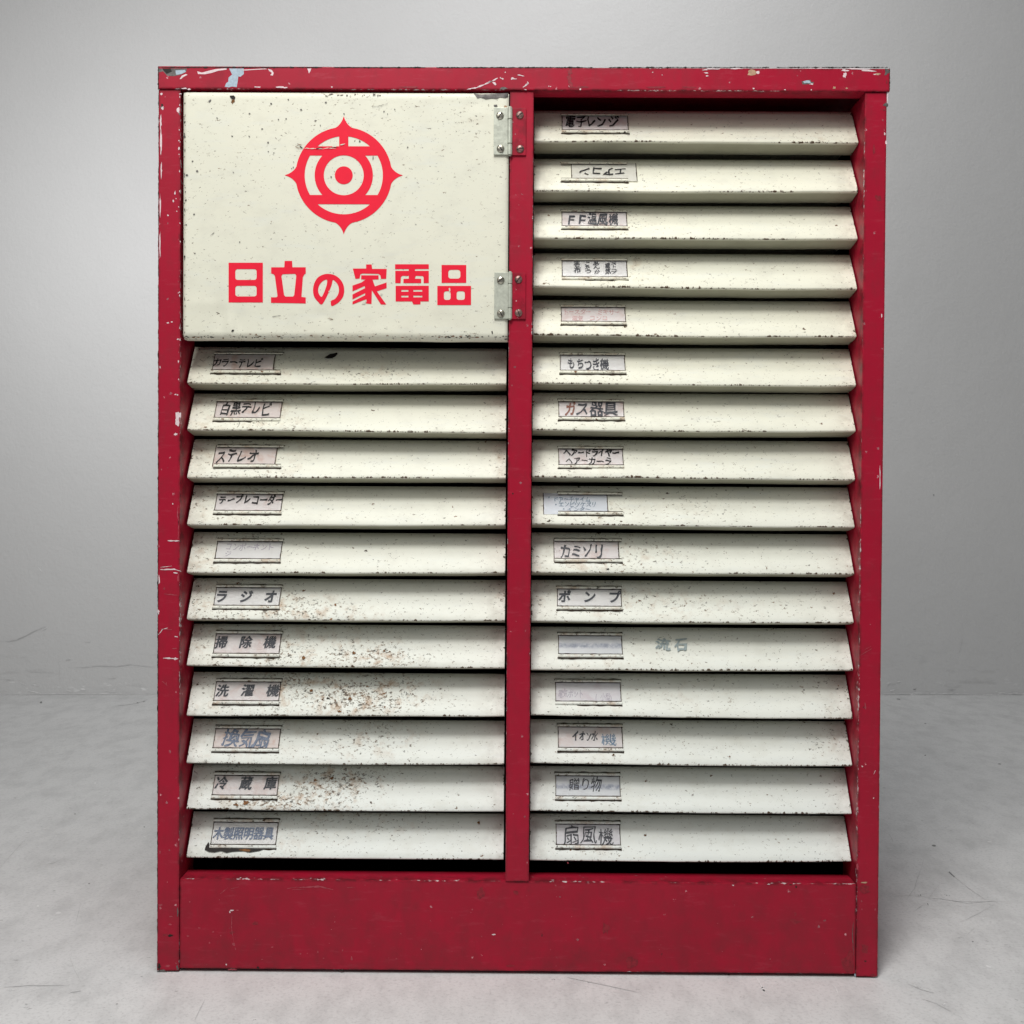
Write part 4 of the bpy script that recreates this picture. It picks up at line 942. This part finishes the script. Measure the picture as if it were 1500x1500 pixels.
# ------------------------------------------------------------------ hinges
RED_LEAF = red_mat('red_hinge_paint', 2.2)
def cyl(bm, cx, y, cz, r, l, axis='Y', seg=24, r2=None):
    m_ = Matrix.Translation((cx, y, cz)) @ (Matrix.Rotation(R(90), 4, 'X') if axis == 'Y' else Matrix.Identity(4))
    return bmesh.ops.create_cone(bm, cap_ends=True, segments=seg, radius1=r, radius2=r if r2 is None else r2, depth=l, matrix=m_)['verts']
def make_hinge(px_l, px_k0, px_k1, px_r, py0, py1, screws, idx):
    yp = -.0016
    X = lambda p_: at(p_, (py0 + py1) / 2, yp)[0]; Zz = lambda q: at((px_k0 + px_k1) / 2, q, yp)[2]
    z1, z0 = Zz(py0), Zz(py1); xl, k0, k1, xr = X(px_l), X(px_k0), X(px_k1), X(px_r)
    kc, kr = (k0 + k1) / 2, (k1 - k0) / 2
    bm = bmesh.new(); zs = [z0, z0 + (z1 - z0) * .235, z1 - (z1 - z0) * .255, z1]
    for a, b in zip(zs[:-1], zs[1:]):
        vv = cyl(bm, kc, yp - .0006, (a + b) / 2, kr, b - a - .0006, 'Z', 20)
    es = [e for e in bm.edges if abs(e.verts[0].co.z - e.verts[1].co.z) < 1e-6]
    bmesh.ops.bevel(bm, geom=es, offset=.0004, segments=1, affect='EDGES')
    cyl(bm, kc, yp - .0006, (z0 + z1) / 2, kr * .6, z1 - z0 + .0012, 'Z', 14)
    h = bmobj('hinge', bm, [STEEL], cab, smooth=False)
    for xa, xb, mt, nm, lb in ((xl, k0 + .0004, STEEL, 'hinge_leaf', 'bare grey leaf screwed to the door'), (k1 - .0004, xr, RED_LEAF, 'hinge_leaf', 'red painted leaf screwed to the post')):
        bm = bmesh.new(); yb = (-.0018 if mt is STEEL else -.0001)
        lw = None
        yf = yp - .0004 if mt is STEEL else -.0015
        if mt is STEEL: yf = -.0032; yb = -.0018
        box(bm, xa, xb, yf, yb, z0 + .0004, z1 - .0006, .0003)
        lay = bm.verts.layers.float.new('edge')
        for v in bm.verts: v[lay] = 0.0012
        lf = bmobj(nm, bm, mt, h); lf['label'] = lb
    for (sx, sy, ang, dirty) in screws:
        P = at(sx, sy, -.003); rr_ = .0039
        yf = -.0032 if not dirty else -.0015
        bm = bmesh.new()
        # domed slotted head
        n = 28; prof = [(1, 0), (1, .0003), (.88, .0010), (.6, .0015), (.3, .0017)]
        rings = []
        ca, sa = math.cos(R(ang)), math.sin(R(ang))
        for f_, hgt in prof:
            rings.append([bm.verts.new((P[0] + rr_ * f_ * math.cos(2 * math.pi * k / n), yf - hgt, P[2] + rr_ * f_ * math.sin(2 * math.pi * k / n))) for k in range(n)])
        for a, b in zip(rings[:-1], rings[1:]):
            for k in range(n): bm.faces.new((a[k], a[(k + 1) % n], b[(k + 1) % n], b[k]))
        bm.faces.new(rings[-1])
        for f in bm.faces: f.smooth = True
        # slot as a recess: two cheeks and a dark bottom laid across the dome
        def bar(w_, y0_, y1_, mi, ln=.97):
            vs_ = []
            for (u, v) in ((-ln, -w_), (ln, -w_), (ln, w_), (-ln, w_)):
                a, b = rr_ * u, v; vs_.append((P[0] + a * ca - b * sa, P[2] + a * sa + b * ca))
            fr = [bm.verts.new((a, y0_, b)) for a, b in vs_]; bk = [bm.verts.new((a, y1_, b)) for a, b in vs_]
            fs = [bm.faces.new(fr)] + [bm.faces.new((fr[k], fr[(k + 1) % 4], bk[(k + 1) % 4], bk[k])) for k in range(4)]
            for f in fs: f.material_index = mi
        bar(.00046, yf - .00176, yf - .0002, 1, .86)
        bmesh.ops.recalc_face_normals(bm, faces=bm.faces[:])
        bmobj('screw', bm, [SCREWD if dirty else SCREW, CHIPD], h)
make_hinge(723.2, 743, 750.6, 770.5, 157.4, 227.8, [(732.4, 169.5, 58, 0), (761.5, 167.8, 42, 1), (733.2, 217.8, -52, 0), (762, 217.5, 12, 1)], 0)
make_hinge(724, 743.6, 750.4, 770, 398.6, 467.8, [(733.4, 410.5, 40, 0), (759.5, 409, 55, 1), (733.6, 459.3, -60, 0), (759.5, 458, -70, 1)], 1)

# ------------------------------------------------------------------ scratches on floor and wall
DKM = plain('dark_scuff', (.26, .26, .26, 1), .7, .2); LTM = plain('white_scuff', (.80, .80, .80, 1), .7, .2); MDM = plain('grey_scuff', (.56, .56, .56, 1), .7, .2)
def surf_line(bm, pts, w_, hit, mi):
    fine = []
    for (a, b), (c_, d_) in zip(pts[:-1], pts[1:]):
        n = max(2, int(math.hypot(c_ - a, d_ - b) / 3))
        for k in range(n): fine.append((a + (c_ - a) * k / n, b + (d_ - b) * k / n + random.uniform(-.2, .2)))
    fine.append(pts[-1]); A_, B_ = [], []
    for i, q in enumerate(fine):
        a = fine[max(0, i - 1)]; b = fine[min(len(fine) - 1, i + 1)]; tx, ty = b[0] - a[0], b[1] - a[1]; l = math.hypot(tx, ty) or 1
        ww = w_ / 2 * random.uniform(.4, 1.4) * (.3 + .7 * math.sin(math.pi * (i + .5) / len(fine)))
        A_.append(bm.verts.new(hit(q[0] - ty / l * ww, q[1] + tx / l * ww))); B_.append(bm.verts.new(hit(q[0] + ty / l * ww, q[1] - tx / l * ww)))
    for i in range(len(A_) - 1):
        f = bm.faces.new((A_[i], A_[i + 1], B_[i + 1], B_[i])); f.material_index = mi
def surf_spot(bm, cx, cy, rx, ry, hit, mi):
    vs_ = []
    for k in range(9):
        t = 2 * math.pi * k / 9; r = 1 + random.uniform(-.4, .4); vs_.append(bm.verts.new(hit(cx + rx * r * math.cos(t), cy + ry * r * math.sin(t))))
    bm.faces.new(vs_).material_index = mi
def hf(px, py): q = floor_hit(px, py); return (q[0], q[1], .0004)
WN = np.array([-dirw[1], dirw[0], 0.])
def hw_(px, py):
    d = ray(px, py); t = (mid - CAMP).dot(WN) / d.dot(WN); q = CAMP + d * (t - .002); return tuple(q)
bm = bmesh.new(); o = (0, 1000); K = 3
for pts, wd, mi in (([(0, 815), (60, 745), (120, 680)], 1.6, 2), ([(200, 800), (240, 792), (285, 768)], 2, 2), ([(318, 1180), (310, 1215), (325, 1260), (358, 1320)], 2, 2), ([(355, 970), (345, 1010), (330, 1070)], 2, 2), ([(500, 105), (600, 92), (655, 72)], 2, 2),
                    ([(20, 1340), (120, 1332), (280, 1332)], 3, 2), ([(310, 1362), (355, 1356)], 5, 2), ([(190, 643), (218, 641)], 4, 1), ([(250, 514), (280, 512)], 3, 1), ([(245, 1015), (268, 1012)], 8, 1), ([(222, 1045), (230, 1040)], 7, 1), ([(600, 88), (608, 90)], 3, 0), ([(628, 82), (638, 84)], 3, 0)):
    surf_line(bm, Z(o, pts, K), wd / K, hf, mi)
for a, b, r_, mi in ((417, 443, 6, 1), (155, 553, 4, 1), (462, 497, 4, 1), (268, 422, 4, 1), (246, 675, 4, 1), (165, 983, 6, 1), (635, 678, 4, 1), (475, 904, 4, 1), (90, 1078, 4, 1), (105, 1228, 5, 1), (330, 578, 4, 0), (585, 756, 3, 2), (180, 87, 6, 0), (634, 635, 4, 0), (58, 1350, 7, 1), (392, 884, 4, 0), (115, 1415, 5, 2), (514, 1413, 5, 2), (100, 985, 0, 0)):
    if r_: surf_spot(bm, a / K, 1000 + b / K, r_ / K, r_ / K * .6, hf, mi)
o = (1270, 1000)
for pts, wd, mi in (([(252, 768), (240, 810), (215, 880), (210, 905), (175, 950)], 2, 2), ([(360, 832), (385, 855)], 6, 0), ([(385, 855), (440, 900), (520, 955)], 2, 2), ([(285, 716), (302, 718)], 6, 0), ([(130, 72), (146, 74)], 4, 0), ([(575, 357), (590, 359)], 5, 0),
                    ([(60, 930), (200, 935), (400, 960), (690, 965)], 2, 1), ([(180, 1325), (240, 1350), (295, 1365)], 3, 2), ([(240, 1390), (300, 1410), (380, 1452)], 2, 2), ([(523, 1245), (546, 1254)], 9, 1), ([(265, 970), (270, 980)], 3, 0), ([(320, 950), (440, 970), (560, 960)], 1.5, 2), ([(420, 1050), (500, 1010), (560, 975)], 1.5, 2),
                    ([(440, 1110), (470, 1080)], 1.5, 2), ([(95, 660), (115, 700)], 2, 2), ([(200, 1010), (250, 975)], 1.5, 2), ([(530, 700), (548, 701)], 4, 1), ([(270, 950), (320, 885)], 1.5, 2)):
    surf_line(bm, Z(o, pts, K), wd / K, hf, mi)
for a, b, r_, mi in ((510, 1038, 5, 1), (645, 1273, 6, 1), (105, 735, 4, 1), (256, 180, 4, 0), (256, 320, 4, 0), (464, 1138, 4, 0), (340, 1414, 6, 1), (236, 934, 3, 0), (435, 482, 4, 1)):
    surf_spot(bm, 1270 + a / K, 1000 + b / K, r_ / K, r_ / K * .6, hf, mi)
for pts, wd in (([(1108, 1432), (1113, 1440), (1117, 1448), (1124, 1458)], 2.2), ([(1113, 1448), (1120, 1446)], 1.6), ([(1219, 1442), (1224, 1447), (1228, 1456)], 2.0), ([(1117, 1450), (1121, 1452)], 3)):
    surf_line(bm, pts, wd, hf, 1)
for pts in ([(830, 1432), (870, 1440), (940, 1455)], [(285, 1495), (300, 1465)]):
    surf_line(bm, pts, 1.2, hf, 2)
sc = bmobj('floor_scuffs', bm, [DKM, LTM, MDM], floor, 'stuff')
bm = bmesh.new(); o = (0, 900)
for pts, wd, mi in (([(0, 197), (60, 198), (120, 187), (180, 160), (250, 122), (340, 88)], 4, 2), ([(500, 388), (600, 390), (730, 376), (860, 382), (950, 366), (1030, 376), (1130, 386)], 4, 2), ([(200, 418), (300, 424), (400, 428)], 3, 2), ([(0, 478), (110, 480)], 3, 2),
                    ([(150, 500), (195, 518)], 7, 1), ([(240, 514), (285, 520)], 9, 1), ([(210, 558), (300, 578)], 7, 1), ([(480, 556), (530, 564)], 7, 1), ([(590, 545), (625, 552)], 12, 1), ([(760, 555), (880, 572)], 4, 1), ([(0, 584), (300, 582), (600, 579), (1140, 577)], 5, 1), ([(480, 332), (515, 332)], 5, 2), ([(620, 203), (660, 204)], 4, 2),
                    ([(425, 300), (436, 420), (440, 570)], 2, 2), ([(780, 470), (850, 468)], 4, 2), ([(300, 120), (352, 92)], 3, 1)):
    surf_line(bm, Z(o, pts), wd / 5, hw_, mi)
o = (1200, 900)
for pts, wd, mi in (([(470, 583), (700, 576), (900, 580), (1100, 580)], 9, 1), ([(1100, 584), (1300, 586), (1500, 578)], 6, 1), ([(570, 495), (598, 488)], 9, 1), ([(520, 558), (560, 548)], 8, 1), ([(690, 550), (710, 546)], 7, 0), ([(495, 530), (520, 505), (560, 512)], 4, 2), ([(1310, 576), (1360, 572)], 9, 1), ([(1390, 580), (1460, 574)], 9, 1), ([(960, 572), (1000, 582)], 8, 1),
                    ([(1050, 180), (1035, 250), (1020, 290)], 3, 2), ([(940, 552), (1000, 548)], 8, 2)):
    surf_line(bm, Z(o, pts), wd / 5, hw_, mi)
for pts in ([(55, 830), (62, 838)],):
    surf_line(bm, pts, 1., hw_, 1)
surf_spot(bm, 1368, 725, 1, 1, hw_, 0)
bmobj('wall_scuffs', bm, [DKM, LTM, MDM], wall, 'stuff')
